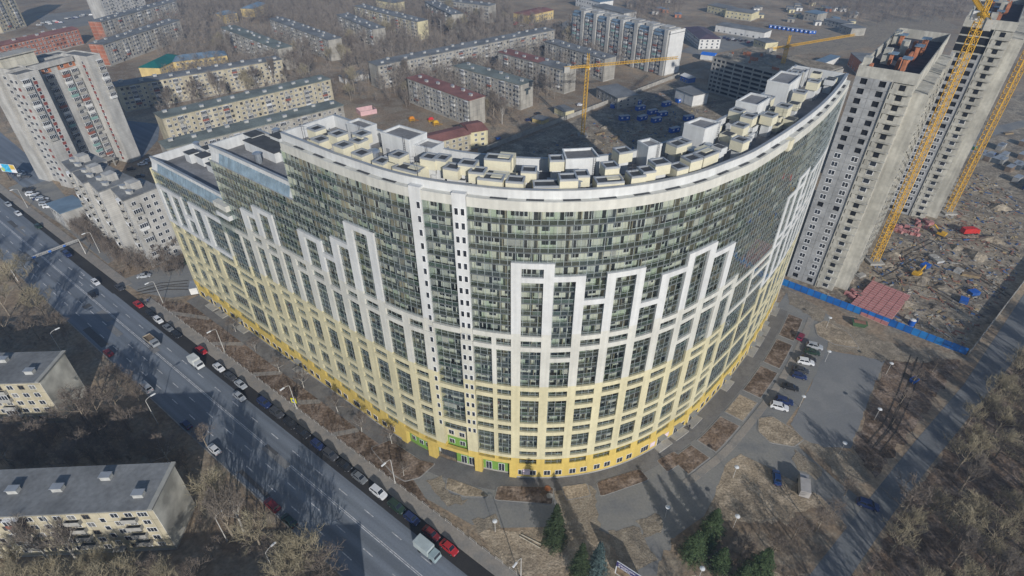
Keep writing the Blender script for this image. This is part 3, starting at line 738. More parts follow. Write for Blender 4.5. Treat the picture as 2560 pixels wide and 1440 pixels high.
# sandy ground of the building sites and the yard behind
sheet('building_site', PX((1958,712),(2412,890),(2440,860),(2560,700),(2900,420),(2560,230),(2260,360),(2100,560)), .012, SITE)
sheet('building_yard', PX((1196,392),(1700,196),(1860,236),(2060,250),(1950,480),(1200,480)), .012, SITE)
sheet('side_street', PX((302,700),(480,640),(505,735),(420,745),(345,730)), .014, DRIVE)
sheet('car_park', PX((20,470),(110,430),(190,520),(300,640),(270,660),(150,560)), .014, DRIVE)
sheet('road', PX((0,330),(95,410),(150,440),(60,470),(0,420),(-400,420),(-400,300)), .014, ASPH)
sheet('road', PX((300,300),(400,310),(395,350),(350,400),(330,390)), .014, ASPH)
sheet('car_park', PX((90,40),(250,20),(250,60),(120,75)), .014, DRIVE)
sheet('road', PX((860,190),(960,150),(1400,60),(1440,40),(1450,52),(1400,80),(960,185),(870,215)), .014, DRIVE)
sheet('car_park', PX((1700,130),(1760,95),(1900,75),(1900,110),(1760,140)), .014, DRIVE)
sheet('field', PX((1960,140),(2130,125),(2400,70),(2330,35),(2060,66)), .010, SAND, .5)
sheet('road', PX((2380,340),(2560,300),(2560,318),(2400,362)), .02, DRIVE)
sheet('playground', PX((880,300),(1010,270),(1120,310),(1060,350),(940,330)), .012, EARTH)

for pts in (((1385,1225),(1478,1212),(1490,1255),(1500,1325),(1400,1320)), ((1590,1300),(1640,1285),(1665,1300),(1655,1330),(1610,1345)), ((1520,1330),(1600,1320),(1640,1400),(1560,1440)), ((1960,720),(2070,780),(2050,810),(1975,760)), ((2075,800),(2230,860),(2380,905),(2215,905),(2070,870)), ((1180,1300),(1240,1285),(1250,1320),(1195,1330)), ((2030,1110),(2130,1130),(2180,1200),(2110,1215)), ((1990,1125),(2060,1180),(2040,1200),(1985,1160)), ((1065,1205),(1105,1190),(1112,1225),(1170,1250),(1120,1265))):
    sheet('dirt_patch', PX(*pts), .03, SAND, .35)
# worn patches and wheel tracks
RP = random.Random(12)
for i in range(16):
    t = RP.uniform(-300, -20); n0 = RP.uniform(27.6, 41); w = RP.uniform(.6, 2.6); l = RP.uniform(2, 14)
    sheet('road_patch', [RT(t, n0)[:2], RT(t + l, n0)[:2], RT(t + l, n0 + w)[:2], RT(t, n0 + w)[:2]], .024, ASPHW if i % 2 else ASPHL)
def track(pts, w, z, mat):
    P = [Vector(at(*p))[:2] for p in pts]; Q = []
    for i in range(len(P) - 1):
        for k in range(6):
            t = k/6; a, b = P[i], P[i+1]; Q.append((a[0] + (b[0]-a[0])*t, a[1] + (b[1]-a[1])*t))
    Q.append(P[-1])
    for sg in (-1, 1):
        l = []; r = []
        for i in range(len(Q)):
            a = Q[max(0, i-1)]; b = Q[min(len(Q)-1, i+1)]; d = unit((b[0]-a[0], b[1]-a[1])); nx, ny = -d[1], d[0]; c = (Q[i][0] + nx*sg*.9, Q[i][1] + ny*sg*.9)
            l.append((c[0] + nx*w, c[1] + ny*w)); r.append((c[0] - nx*w, c[1] - ny*w))
        sheet('wheel_track', l + r[::-1], z, mat, .03)
TRK = ground_mat('muddy wheel rut', ((.07, .06, .05), (.10, .085, .065), (.08, .07, .055)), (.2, .8, 3), .8, .3)
track(((2285,890),(2255,980),(2215,1070),(2180,1110)), .16, .03, TRK); track(((2300,900),(2268,990),(2230,1075),(2190,1125)), .12, .03, TRK)
track(((2200,690),(2290,640),(2400,660),(2520,740)), .28, .03, TRK); track(((2230,650),(2330,600),(2450,600),(2540,640)), .25, .03, TRK); track(((2170,720),(2240,700),(2330,720),(2450,790)), .2, .03, TRK)
track(((345,728),(400,712),(470,705)), .2, .03, TRK); track(((340,735),(420,720),(480,720)), .2, .03, TRK)
# ------------------------------------------------------------------ other buildings
def panel_mat(name, c1, c2, joint, bw=3.2, bh=2.8, mort=.05):
    m = bpy.data.materials.new(name); m.use_nodes = True
    nt = m.node_tree; N = nt.nodes; L = nt.links; b = N['Principled BSDF']; b.inputs['Roughness'].default_value = .9; b.inputs['Specular IOR Level'].default_value = .15
    tc = N.new('ShaderNodeTexCoord').outputs['Object']
    sp = N.new('ShaderNodeSeparateXYZ'); L.new(tc, sp.inputs[0])
    ad = N.new('ShaderNodeMath'); L.new(sp.outputs[0], ad.inputs[0]); L.new(sp.outputs[1], ad.inputs[1])
    cm = N.new('ShaderNodeCombineXYZ'); L.new(ad.outputs[0], cm.inputs[0]); L.new(sp.outputs[2], cm.inputs[1])
    br = N.new('ShaderNodeTexBrick'); br.offset = 0.0; br.inputs['Scale'].default_value = 1.0
    br.inputs['Color1'].default_value = (*c1, 1); br.inputs['Color2'].default_value = (*c2, 1); br.inputs['Mortar'].default_value = (*joint, 1)
    br.inputs['Mortar Size'].default_value = mort; br.inputs['Brick Width'].default_value = bw; br.inputs['Row Height'].default_value = bh; br.inputs['Bias'].default_value = 0
    L.new(cm.outputs[0], br.inputs['Vector'])
    n = N.new('ShaderNodeTexNoise'); n.inputs['Scale'].default_value = .35; n.inputs['Detail'].default_value = 6
    mpv = N.new('ShaderNodeMapping'); mpv.inputs['Scale'].default_value = (1, 1, .3); L.new(tc, mpv.inputs[0]); L.new(mpv.outputs[0], n.inputs['Vector'])
    mr = N.new('ShaderNodeMapRange'); mr.inputs[1].default_value = .3; mr.inputs[2].default_value = .7; mr.inputs[3].default_value = .72; mr.inputs[4].default_value = 1.18
    L.new(n.outputs['Fac'], mr.inputs[0])
    mx = N.new('ShaderNodeMix'); mx.data_type = 'RGBA'; mx.blend_type = 'MULTIPLY'; mx.inputs[0].default_value = 1
    L.new(br.outputs['Color'], mx.inputs[6]); L.new(mr.outputs[0], mx.inputs[7]); L.new(mx.outputs[2], b.inputs['Base Color'])
    return m
PANEL = panel_mat('grey concrete panels', (.34, .32, .28), (.40, .38, .33), (.18, .17, .15))
PANELY = panel_mat('ochre grey panels', (.46, .41, .29), (.50, .45, .33), (.24, .22, .17))
PANELW = panel_mat('pale grey brickwork panels', (.43, .42, .395), (.47, .46, .43), (.33, .32, .30), 5.0, .7, .03)
TPANEL = panel_mat('new grey wall panels', (.30, .31, .32), (.34, .35, .36), (.52, .52, .50), 4.6, 2.8, .07)
TCONC = panel_mat('pale cast concrete', (.46, .44, .37), (.50, .475, .40), (.34, .32, .27), 3.0, 2.8, .05)
BRICK = panel_mat('red brick', (.34, .13, .075), (.38, .15, .09), (.44, .34, .28), 6.0, 2.8, .12)
YPLAST = M('yellow plaster', (.60, .46, .20), .85, .1, .3); YPALE = M('pale yellow plaster', (.60, .54, .34), .85, .1, .3)
WPLAST = M('white plaster', (.66, .65, .62), .85, .08, .3)
RFELT = M('weathered roof felt', (.19, .195, .195), .95, .22, .10, fine=.15, fscale=1.2)
RGREEN = M('greenish roof felt', (.175, .195, .175), .95, .25, .10, fine=.15, fscale=1.2)
RRED = M('dull red metal roof', (.25, .115, .095), .8, .2, .12, fine=.12, fscale=1.2)
RTEAL = M('teal green metal roof', (.01, .13, .115), .6, .12, .2); RBLUE = M('blue grey metal roof', (.16, .23, .30), .6, .15, .2)
RPURP = M('purple brown metal roof', (.10, .07, .09), .6, .15, .2)
BRICKO = M('orange brick masonry', (.42, .17, .09), .9, .2, .8)
def wm(w, h, n=2, frame=PVC, gl=DARKGL):
    mb = MB(); mb.box(-w/2, w/2, -.05, .06, 0, h); mb.m = 1; pw = (w - .09*(n+1))/n
    for i in range(n):
        x = -w/2 + .09 + i*(pw + .09); mb.box(x, x + pw, -.07, 0, .09, h - .09)
    return mb.mesh('window', [frame, gl])
OLDW = M('old brown window frame', (.16, .13, .10), .7, .2, 1.0)
PALEGL = M('curtained window pane', (.16, .16, .155), .3, .3, .5)
WIN = [wm(1.5, 1.45), wm(2.0, 1.45, 3), wm(1.4, 1.4, 2, OLDW), wm(1.1, 1.4, 1), wm(1.5, 1.45, 2, PVC, PALEGL)]
def bm_(front, glazed):
    mb = MB(); mb.box(-1.5, 1.5, -.95, 0, -.15, 0); mb.box(-1.5, 1.5, -.95, -.87, 0, 1.0); mb.box(-1.5, -1.43, -.87, 0, 0, 1.0); mb.box(1.43, 1.5, -.87, 0, 0, 1.0)
    if glazed:
        mb.m = 1; mb.box(-1.42, 1.42, -.92, -.86, 1.0, 2.4); mb.m = 2
        for i in range(5): x = -1.46 + i*.71; mb.box(x, x + .08, -.96, -.84, 1.0, 2.45)
        mb.box(-1.5, 1.5, -.97, -.02, 2.4, 2.5)
    return mb.mesh('balcony', [front, DARKGL, PVC])
BALC = [bm_(M('grey balcony panel', (.36, .35, .32), .9, .15, .8), False), bm_(M('grey balcony panel', (.36, .35, .32)), True), bm_(M('red brown balcony panel', (.26, .10, .07), .8, .2, .8), True), bm_(M('white balcony panel', (.62, .62, .60), .7, .1, .8), True), bm_(M('teal balcony panel', (.22, .36, .33), .7, .1, .8), True), bm_(M('grey balcony panel', (.36, .35, .32)), True)]
ventm = MB(); ventm.box(-1.0, 1.0, -.6, .6, 0, 1.1); ventm.m = 1; ventm.box(-1.15, 1.15, -.75, .75, 1.1, 1.25); ventm = ventm.mesh('roof_vent', [M('roof vent plaster', (.42, .42, .40), .9, .15, .5), CAPM])
canm = MB(); canm.box(-1.2, 1.2, -1.4, 0, 2.3, 2.45); canm.m = 1; canm.box(-.6, .6, -.06, .05, 0, 2.1); canm = canm.mesh('entrance', [CONC, STEEL])

FOOT = []
def block(name, label, A, B, D, H, fl, wall, roof, group=None, sp=2.9, balc=True, z1=1.6, gab=False, pitched=0.0, vents=True, cat='building', seed=1, win=True):
    """plain slab block: A and B are the ends of its front wall, D its depth"""
    rr = random.Random(seed); A = Vector((A[0], A[1], 0)); B = Vector((B[0], B[1], 0)); L = (B - A).length; rz = math.atan2(B.y - A.y, B.x - A.x)
    t = thing(name, label, cat, A, rz, group); FOOT.append((A.x, A.y, rz, L, D))
    mb = MB(); mb.box(0, L, 0, D, 0, H); mb.build('wall', wall, t)
    mb = MB(); mb.box(-.06, L + .06, -.06, D + .06, 0, .7); mb.build('plinth', CONC, t)
    if pitched:
        mb = MB(); a = (-.5, -.5, H); b = (L + .5, -.5, H); c = (L + .5, D + .5, H); d = (-.5, D + .5, H); hip = min(D/2, L/3) if pitched > 1.9 else .5
        e = (hip - .5, D/2, H + pitched); f = (L + .5 - hip, D/2, H + pitched)
        mb.quad(a, b, f, e); mb.quad(c, d, e, f); mb.tri(d, a, e); mb.tri(b, c, f); mb.quad(d, c, b, a)
        r = mb.build('roof', roof, t)
    else:
        mb = MB(); mb.box(-.35, L + .35, -.45, D + .45, H, H + .35); r = mb.build('roof', roof, t)
    if vents:
        n = max(2, int(L/8.5)); zt = H + (.35 if not pitched else pitched*.55)
        for i in range(n): link('roof_vent', ventm, r, (L*(i + .5)/n + rr.uniform(-1, 1), D*rr.choice((.28, .5, .72)), zt - .01), 0)
    for i in range(max(1, int(L/19))):
        mb = MB(); x = 9 + i*19.0; mb.tube((min(x, L - .5), -.14, .4), (min(x, L - .5), -.14, H), .08, n=5); mb.build('downpipe', CAPM, t)
    fh = (H - z1 + .3)/fl; nb = max(1, int((L - 1.2)/sp)); 
    if win:
        for i in range(nb):
            x = 1.0 + (L - 2)*(i + .5)/nb; stair = balc and i % 8 == 4
            for k in range(fl):
                z = z1 + k*fh
                if stair:
                    if k: link('window', WIN[3], t, (x, 0, z - fh*.5), 0)
                    else: link('entrance', canm, t, (x, 0, 0), 0)
                    continue
                if balc and i % 4 == 2 and k: link('balcony', BALC[rr.choice((0, 0, 1, 1, 2, 3, 0))], t, (x, 0, z - .8), 0)
                link('window', WIN[rr.choice((0, 0, 1, 2, 4, 4))], t, (x, 0, z), 0)
        if gab:
            ng = max(1, int(D/4.0))
            for i in range(ng):
                for k in range(fl): link('window', WIN[0], t, (L, D*(i + .5)/ng, z1 + k*fh), math.pi/2)
    return t
def a2(p, z): q = at(p[0], p[1], z); return (q.x, q.y)
G5 = 'five storey panel blocks'
H5 = 14.9
for i, (n, p, q, D, wall, roof, lab) in enumerate((
    ('K1', (416,373), (858,264), 11.5, PANEL, RGREEN, 'five storey panel block directly behind the stepped white roofs'),
    ('K2', (405,297), (826,198), 11.5, PANELY, RGREEN, 'ochre grey five storey block, sunlit side facing the stepped white roofs'),
    ('K3', (290,218), (704,149), 11.5, PANELY, RFELT, 'long five storey block half in the shadow of the brick tower'),
    ('K4', (257,112), (449,50), 12, PANEL, RFELT, 'grey five storey block with red brick gable behind the brick tower'),
    ('K5', (252,55), (440,2), 12, PANEL, RFELT, 'grey five storey block with red brick gable, by the far car park'),
    ('Kg', (552,69), (694,123), 11, PANEL, RGREEN, 'five storey panel block with pale green roof among bare trees'),
    ('Kh', (673,47), (820,101), 11, PANEL, RFELT, 'grey roofed five storey block beside the green roofed block'),
    ('K6', (885,15), (1043,55), 11, PANELY, RFELT, 'five storey block with yellow gable among bare trees'),
    ('K7', (842,37), (931,74), 11, PANEL, RFELT, 'short five storey block hidden by bare trees, beside the yellow gabled block'),
    ('K8', (1062,4), (1129,37), 11, PANEL, RFELT, 'five storey block deep in the trees, behind the yellow gabled block'),
    ('K9', (1095,0), (1224,15), 11, PANEL, RFELT, 'five storey block at the far edge of the wood near the yellow hall'),
    ('K10', (944,165), (1387,75), 12, PANEL, RFELT, 'very long five storey block running behind the others towards the yellow hall'),
    ('K11', (1018,195), (1174,252), 11, PANEL, RRED, 'five storey panel block with dull red roof beside the playground'),
    ('K12', (1135,165), (1302,213), 11, PANEL, RGREEN, 'five storey panel block with dark cross shaped stain on its gable'),
    ('K13', (1245,131), (1413,176), 11, PANEL, RFELT, 'five storey panel block whose roof is half red and half grey'),
    ('K14', (1362,104), (1512,148), 11, PANEL, RFELT, 'five storey panel block next to the tall ten storey slab'))):
    A = a2(p, H5); B = a2(q, H5)
    t = block('apartment_block', lab, A, B, D, H5, 5, wall, roof, G5, seed=i + 11, balc=True, gab=False)
    L = (Vector(B) - Vector(A)).length
    if n in ('K4', 'K5'):
        mb = MB(); mb.box(-.12, 0, -.05, D + .05, .7, H5); w = mb.build('gable', BRICK, t); w['label'] = 'red brick gable wall'
    if n == 'K6':
        mb = MB(); mb.box(L, L + .12, 0, D, .7, H5); w = mb.build('gable', YPALE, t); w['label'] = 'yellow gable wall'
    if n == 'K12':
        mb = MB(); mb.box(L + .0, L + .06, D*.3, D*.78, 10.6, 12.0); mb.box(L + .0, L + .06, D*.42, D*.6, 8.2, 10.6); mb.build('gable_stain', M('tarred patch', (.06, .075, .08), .9, .3, .6), t)
    if n == 'K13':
        mb = MB(); mb.box(-.3, L*.62, -.4, D + .4, H5 + .35, H5 + .39); mb.build('red_roof_sheet', RRED, t)
# the two near blocks on the left of the road and one standing just before them
for i, (A, B, D, lab) in enumerate((((-140, 63.2), (-71.8, 66.8), 10.4, 'near five storey block with grey felt roof and bare grey gable by the road'),
                               ((-190, 98.6), (-117.5, 101.8), 10.6, 'five storey block across the bare trees from the near grey roofed one'),
                               ((-94, 22.5), (-22.3, 26.8), 10.6, 'five storey block beside the road whose shadow falls across the lanes'))):
    t = block('apartment_block', lab, A, B, D, H5, 5, PANELY, RFELT, 'five storey blocks along the left side of the road', seed=40 + i, sp=2.7, balc=(i != 2))
    L = math.hypot(B[0]-A[0], B[1]-A[1])
    mb = MB(); mb.box(L, L + .1, 0, D, .7, H5); w = mb.build('gable', M('stained gable render lightened for sun', (.50, .485, .43), .95, .35, .18, col2=(.72, .70, .62), obj=True), t)  # stained render, its base tone raised to stand in for sun on the gable
    mb = MB(); mb.box(L - .5, L + .4, -.5, D + .5, H5 + .35, H5 + .5); mb.build('roof_edge', M('pale roof edge', (.36, .35, .31), .9, .1, .6), t)
# ten storey slab with blue mansard strips
GB = Vector((106.5, 413.6)); gu = Vector((.62, -.785)); GA = GB - gu*96
t = block('apartment_block', 'tall grey ten storey slab with light blue roof strips and white gable', GA, GB, 15.5, 27.5, 9, PANELW, RFELT, None, sp=3.1, balc=False, seed=77)
for i in range(7):
    x0 = 1.5 + i*13.5
    mb = MB(); mb.hexa([(x0, -.9, 25.6), (x0 + 9.5, -.9, 25.6), (x0 + 9.5, 2.5, 25.6), (x0, 2.5, 25.6), (x0, .6, 29.0), (x0 + 9.5, .6, 29.0), (x0 + 9.5, 2.5, 29.0), (x0, 2.5, 29.0)]); mb.build('mansard_strip', RBLUE, t)
    mb = MB(); mb.box(x0 + 9.6, x0 + 12.6, -1.4, 12, 0.2, 30.2); mb.build('stair_shaft', PANELW, t)
    mb = MB(); mb.box(x0 + 1, x0 + 8, 5, 12, 27.8, 30.4); mb.build('attic_house', PANELW, t)
    for k in range(9):
        for q in (2.2, 7.2): link('balcony', BALC[(i*3 + k*5 + int(q)) % 6], t, (x0 + q, 0, 1.2 + k*2.85), 0)
mb = MB(); mb.box(96, 96.15, 0, 15.5, .7, 29.5); mb.build('gable', WPLAST, t)

# sixteen storey brick tower on the left
e1 = Vector((.383, .924)); TO = Vector((-200.4, 238.9)); TA = math.atan2(e1.y, e1.x)
t = thing('apartment_tower', 'pale brick apartment tower with stacked balconies and red striped window columns', 'building', (TO.x, TO.y, 0), TA)
FH = 2.92; TH_ = 49.8
for x0, x1, y0, y1, z1 in ((0, 8.7, 0, 7.2, TH_), (2.4, 8.7, 7.2, 16.5, TH_ + .6), (8.7, 30.26, 8.75, 20, TH_ - .8), (30.26, 36.6, 0, 16.5, TH_), (0.8, 34, 16.5, 24, TH_ - .4)):
    mb = MB(); mb.box(x0, x1, y0, y1, 0, z1); w = mb.build('wall', PANELW, t)
    mb = MB(); mb.box(x0 + .3, x1 - .3, y0 + .3, y1 - .3, z1, z1 + .05); mb.build('roof', RFELT, t)
    mb = MB()
    for a, b, c, d in ((x0, x1, y0, y0 + .3), (x0, x1, y1 - .3, y1), (x0, x0 + .3, y0 + .3, y1 - .3), (x1 - .3, x1, y0 + .3, y1 - .3)): mb.box(a, b, c, d, z1, z1 + .6)
    mb.build('parapet', PANELW, t)
mb = MB(); mb.box(9, 29, 7.6, 8.9, TH_ - 1.6, TH_ + .6); mb.build('cornice', PANELW, t)
mb = MB(); mb.box(3, 17, 12, 18.5, TH_, TH_ + 5); mb.build('machine_house', TCONC, t)
mb = MB(); mb.box(2, 18, 11, 19, TH_ + 5, TH_ + 5.5); mb.build('machine_roof', CONC, t)
REDP = M('dull red infill panel', (.22, .06, .05), .8, .15, .6)
redp = MB(); redp.box(-.75, .75, -.05, .05, 0, 1.3); redp = redp.mesh('infill_panel', REDP)
brk = MB(); brk.box(-2.0, 2.0, -.06, .04, 0, 2.6); brk = brk.mesh('brick_panel', BRICKO)
for k in range(16):
    z = 2.6 + k*FH
    for y, m in ((4.2, 1), (11, 0)): pass
    # left face (looks along -x locally)
    link('window', WIN[1], t, (0, 5.4, z), -math.pi/2); link('infill_panel', redp, t, (0, 2.4, z), -math.pi/2) if k % 3 else link('window', WIN[0], t, (0, 2.4, z), -math.pi/2)
    link('window', WIN[0], t, (2.4, 9.4, z), -math.pi/2); link('window', WIN[1], t, (2.4, 13.4, z), -math.pi/2)
    # right faces
    if k > 6: link('balcony', BALC[1 if k % 3 else 3], t, (1.9, 0, z - .8), 0)
    link('window', WIN[3], t, (5.6, 0, z + .3), 0); link('infill_panel', redp, t, (5.6, 0, z - 1.25), 0)
    if k > 9: link('balcony', BALC[(1, 3, 5)[k % 3]], t, (34.9, 0, z - .8), 0)
    # recessed middle
    for j, x in enumerate((11.5, 16.5, 23.5, 27.6)):
        if k == 15: link('brick_panel', brk, t, (x, 8.75, z - .5), 0); link('window', WIN[0], t, (x, 8.68, z), 0); continue
        if j > 0: link('balcony', BALC[(k*5 + j*3 + k//3) % 6], t, (x, 8.75, z - .8), 0)
        link('window', WIN[1], t, (x, 8.75, z), 0)
    link('window', WIN[3], t, (30.26, 4.2, z + .3), -math.pi/2); link('infill_panel', redp, t, (30.26, 4.2, z - 1.25), -math.pi/2)
mb = MB(); mb.box(14, 26, 3.5, 8.7, 3.6, 4.0); mb.build('entrance_canopy', CONC, t)
for x in (15, 20, 25): mb = MB(); mb.box(x, x + .5, 3.8, 4.3, 0, 3.6); mb.build('canopy_post', CONC, t)

# nine storey zigzag block between the tower and the new building
ha = Vector((-131.5, 174.3)); hu = Vector((-.832, .554)); HA = math.atan2(hu.y, hu.x)
t = thing('apartment_block', 'pale nine storey sawtooth block with loggias beside the left end of the new building', 'building', (ha.x, ha.y, 0), HA)
# local x runs away along the road, local y is to its left; the block lies on the -y side
for i in range(4):
    x0 = i*12.6; y0 = 1.6*math.sin(i*1.3) - .3
    mb = MB(); mb.hexa([(x0, y0 - 12.5, 0), (x0 + 12.5, y0 - 12.5, 0), (x0 + 12.5, y0 - 2.4, 0), (x0, y0, 0), (x0, y0 - 12.5, 27 + .4*(i % 2)), (x0 + 12.5, y0 - 12.5, 27 + .4*(i % 2)), (x0 + 12.5, y0 - 2.4, 27 + .4*(i % 2)), (x0, y0, 27 + .4*(i % 2))])
    mb.build('wall', PANELW, t)
    zt = 27 + .4*(i % 2)
    mb = MB(); mb.hexa([(x0 - .2, y0 - 12.7, zt), (x0 + 12.6, y0 - 12.7, zt), (x0 + 12.6, y0 - 2.2, zt), (x0 - .2, y0 + .2, zt), (x0 - .2, y0 - 12.7, zt + .4), (x0 + 12.6, y0 - 12.7, zt + .4), (x0 + 12.6, y0 - 2.2, zt + .4), (x0 - .2, y0 + .2, zt + .4)]); r = mb.build('roof', RFELT, t)
    for x, y in ((3, -4), (9, -5), (6, -9)): link('roof_vent', ventm, r, (x0 + x, y0 + y, zt + .39), .3)
    mb = MB(); mb.box(x0 + 4, x0 + 8, y0 - 9, y0 - 5.5, zt + .4, zt + 3); mb.build('lift_house', PANELW, t)
    sl = math.atan2(-2.4, 12.5)
    for k in range(9):
        z = 1.4 + k*2.85
        for x in (2.0, 5.2, 8.4, 11.2):
            y = y0 - 2.4*x/12.5
            link('window', WIN[0 if x != 8.4 else 1], t, (x0 + x, y, z), sl + math.pi)
            if x in (5.2,) : link('balcony', BALC[(0, 0, 1)[(k + i) % 3]], t, (x0 + x, y, z - .8), sl + math.pi)
        if i == 0:
            for y in (-9.8, -7.2): link('window', WIN[0], t, (x0, y, z), -math.pi/2)
            link('balcony', BALC[(0, 3, 0, 1)[k % 4]], t, (x0, -3.0, z - .7), -math.pi/2); link('window', WIN[0], t, (x0, -3.0, z), -math.pi/2)
mb = MB(); mb.box(-1.0, 6, -18.5, -12.9, 0, 26.0); mb.build('wing_wall', PANELW, t)
mb = MB(); mb.box(-1.2, 6.2, -18.7, -12.8, 26, 26.4); mb.build('wing_roof', RGREEN, t)
BLUEP = M('blue stair infill panel', (.17, .30, .36), .7, .1, .5); bp_ = MB(); bp_.box(-.8, .8, -.05, .05, 0, 1.5); bp_ = bp_.mesh('infill_panel', BLUEP)
for k in range(9): link('infill_panel', bp_, t, (-1.0, -16.5, 2.9 + k*2.75), -math.pi/2); link('window', WIN[3], t, (-1.0, -16.5, 1.5 + k*2.75), -math.pi/2)
mb = MB(); mb.box(-2.6, -1.0, -18, -15, 2.6, 2.8); mb.build('entrance_canopy', STEEL, t)
mb = MB(); mb.box(-1.1, -1.0, -17.3, -15.7, 0, 2.4); mb.build('door', M('red door', (.42, .05, .03), .6, .1, 1), t)
block('shop_row', 'low shop with pale blue sheet roof at the foot of the sawtooth block', (-189, 209.6), (-178.5, 201.5), 9, 7.5, 2, PANELW, RBLUE, None, 3.0, False, vents=False, seed=5)
# ------------------------------------------------------------------ unfinished towers, cranes, garage frame, yards
def zshift(mb, dz): mb.v = [(x, y, z + dz) for x, y, z in mb.v]; return mb
def panel_mesh(w, h, ww, wh, framed):
    mb = MB(); wx = (w - ww)/2; wz = .85
    mb.box(.03, wx, -.02, .25, .03, h - .03); mb.box(w - wx, w - .03, -.02, .25, .03, h - .03)
    mb.box(wx, w - wx, -.02, .25, .03, wz); mb.box(wx, w - wx, -.02, .25, wz + wh, h - .03)
    mb.m = 1; mb.box(wx, w - wx, .35, .40, wz, wz + wh)
    if framed:
        mb.m = 2; f = .11
        mb.box(wx - .06, w - wx + .06, -.06, .04, wz - .06, wz + f); mb.box(wx - .06, w - wx + .06, -.06, .04, wz + wh - f, wz + wh + .06)
        for x in (wx - .06, w/2 - f/2, w - wx - f + .06): mb.box(x, x + f, -.055, .03, wz + f, wz + wh - f)
        mb.m = 3; mb.box(wx, w - wx, .05, .08, wz, wz + wh)
    return mb.mesh('wall_panel', [NPANEL, VOID, PVC, DARKGL])
NPANEL = M('new grey precast panel', (.335, .34, .34), .9, .15, .25, fine=.12, fscale=1.2)
VOID = M('painted shade of unglazed opening', (.012, .013, .016), .95, .2, .5)  # near-black colour stands in for the shade inside openings
TC2 = M('pale cast concrete frame', (.47, .455, .40), .9, .15, .2, streak=.25, fine=.1, fscale=1.0)
PMW, PMO = panel_mesh(4.85, 2.8, 1.75, 1.65, True), panel_mesh(4.85, 2.8, 1.75, 1.65, False)
slabm = MB(); slabm.box(0, 5.5, -.35, .7, -.2, 0); slabm.box(0, 1.9, -.35, -.27, 0, 1.0); slabm = slabm.mesh('balcony_slab', TC2)
recm = MB(); recm.box(.2, 5.3, .55, .75, 0, 2.6); recm.m = 1; recm.box(1.9, 3.4, .48, .57, .7, 2.2); recm.m = 0; recm.box(.3, 1.3, -.1, 0, 0, 2.6); recm = recm.mesh('loggia_back', [TC2, VOID])
recw = MB(); recw.box(.2, 5.3, .55, .75, 0, 2.6); recw.m = 2; recw.box(1.8, 3.7, .47, .57, .7, 2.3); recw.m = 1; recw.box(1.95, 3.55, .43, .49, .85, 2.15); recw.m = 0; recw.box(.3, 1.3, -.1, 0, 0, 2.6); recw = recw.mesh('loggia_back', [TC2, DARKGL, PVC])
sidem = MB(); sidem.box(0, .3, 0, 7.0, .04, 2.76); sidem.m = 1; sidem.box(.28, .34, 2.2, 4.2, .9, 2.3); sidem.box(.28, .33, 5.2, 6.2, .3, 2.3); sidem.m = 0; sidem.box(.3, .85, .4, 4.6, 0, .14); sidem.box(.3, .6, 6.5, 6.85, .14, 2.7); sidem.box(.8, .85, .4, 2.0, .14, 1.0); sidem = sidem.mesh('side_panel', [TC2, VOID])
def unfinished(label, c, nfl, glazed_to, opened, hold, length=60, grp='unfinished panel towers'):
    rz = math.atan2(-.62, .785); t = thing('unfinished_tower', label, 'building', (c[0], c[1], 0), rz, grp)
    H = nfl*2.8; FOOT.append((c[0], c[1], rz, 20, length))
    rr = random.Random(int(c[0]))
    mb = MB(); mb.box(.3, 9.6, .4, length, 0, H); mb.box(9.6, 15.0, .75, length, 0, H); mb.build('core_wall', TC2, t)
    mb = MB(); mb.box(15.0, 18.2, 4.0, length - 4, 0, H - 2.8); mb.build('side_wing', TC2, t)
    for k in range(nfl):
        z = k*2.8
        for j in range(2):
            if k >= nfl - opened:
                m2 = MB(); m2.box(j*4.85 + .1, j*4.85 + 4.7, .3, .42, z + .3, z + 2.5); m2.build('open_bay', VOID, t)
                m2 = MB(); m2.box(j*4.85, j*4.85 + 4.85, -.05, .4, z - .15, z + .15); m2.build('slab_edge', TC2, t)
            else: link('wall_panel', PMO if (k == 0 or k > glazed_to or k in hold) else PMW, t, (j*4.85, 0, z), 0)
        if k: link('balcony_slab', slabm, t, (9.65, 0, z), 0)
        link('loggia_back', recm if (k > glazed_to or k in hold or rr.random() < .2) else recw, t, (9.65, 0, z), 0)
        for y in range(int((length - 8)/7.0)): link('side_panel', sidem, t, (18.2, 4.0 + y*7.0, z), 0) if k < nfl - 1 else None
    for x in (9.45,): mb = MB(); mb.box(x, x + .25, -.4, .7, 0, H); mb.build('fin', TC2, t)
    for y in range(5):
        mb = MB(); mb.box(18.5, 19.0, 4 + y*12, 4.8 + y*12, 0, H - 1); mb.build('pilaster', TC2, t)
    # parapet and roof
    mb = MB(); mb.box(0, 15.2, 0, .3, H, H + 3); mb.box(0, .3, .3, length, H, H + 3); mb.box(14.9, 15.2, .3, length, H, H + 3); mb.box(.3, 14.9, length - .3, length, H, H + 3); mb.build('parapet', TC2, t)
    mb = MB(); mb.box(.3, 14.9, .3, length - .3, H, H + .12); mb.build('roof', M('dark new roof felt', (.05, .055, .07), .9, .3, .4), t)
    for i in range(11):
        x = rr.uniform(2, 12); y = 3 + i*(length - 8)/11; h = rr.uniform(1.5, 5)
        mb = MB(); mb.box(x, x + rr.uniform(.6, 1.2), y, y + rr.uniform(2, 5), H + .1, H + h); q = mb.build('brick_shaft', BRICKO, t)
        if i % 2: mb = MB(); mb.box(x - .6, x + 1.9, y - .4, y + 3, H + h, H + h + .25); mb.build('shaft_cap', RBLUE, q)
        if i % 3 == 0: mb = MB(); mb.box(x - 2, x, y + .5, y + 3.5, H + .1, H + 4.4); mb.build('stair_head', TC2, t)
    return t
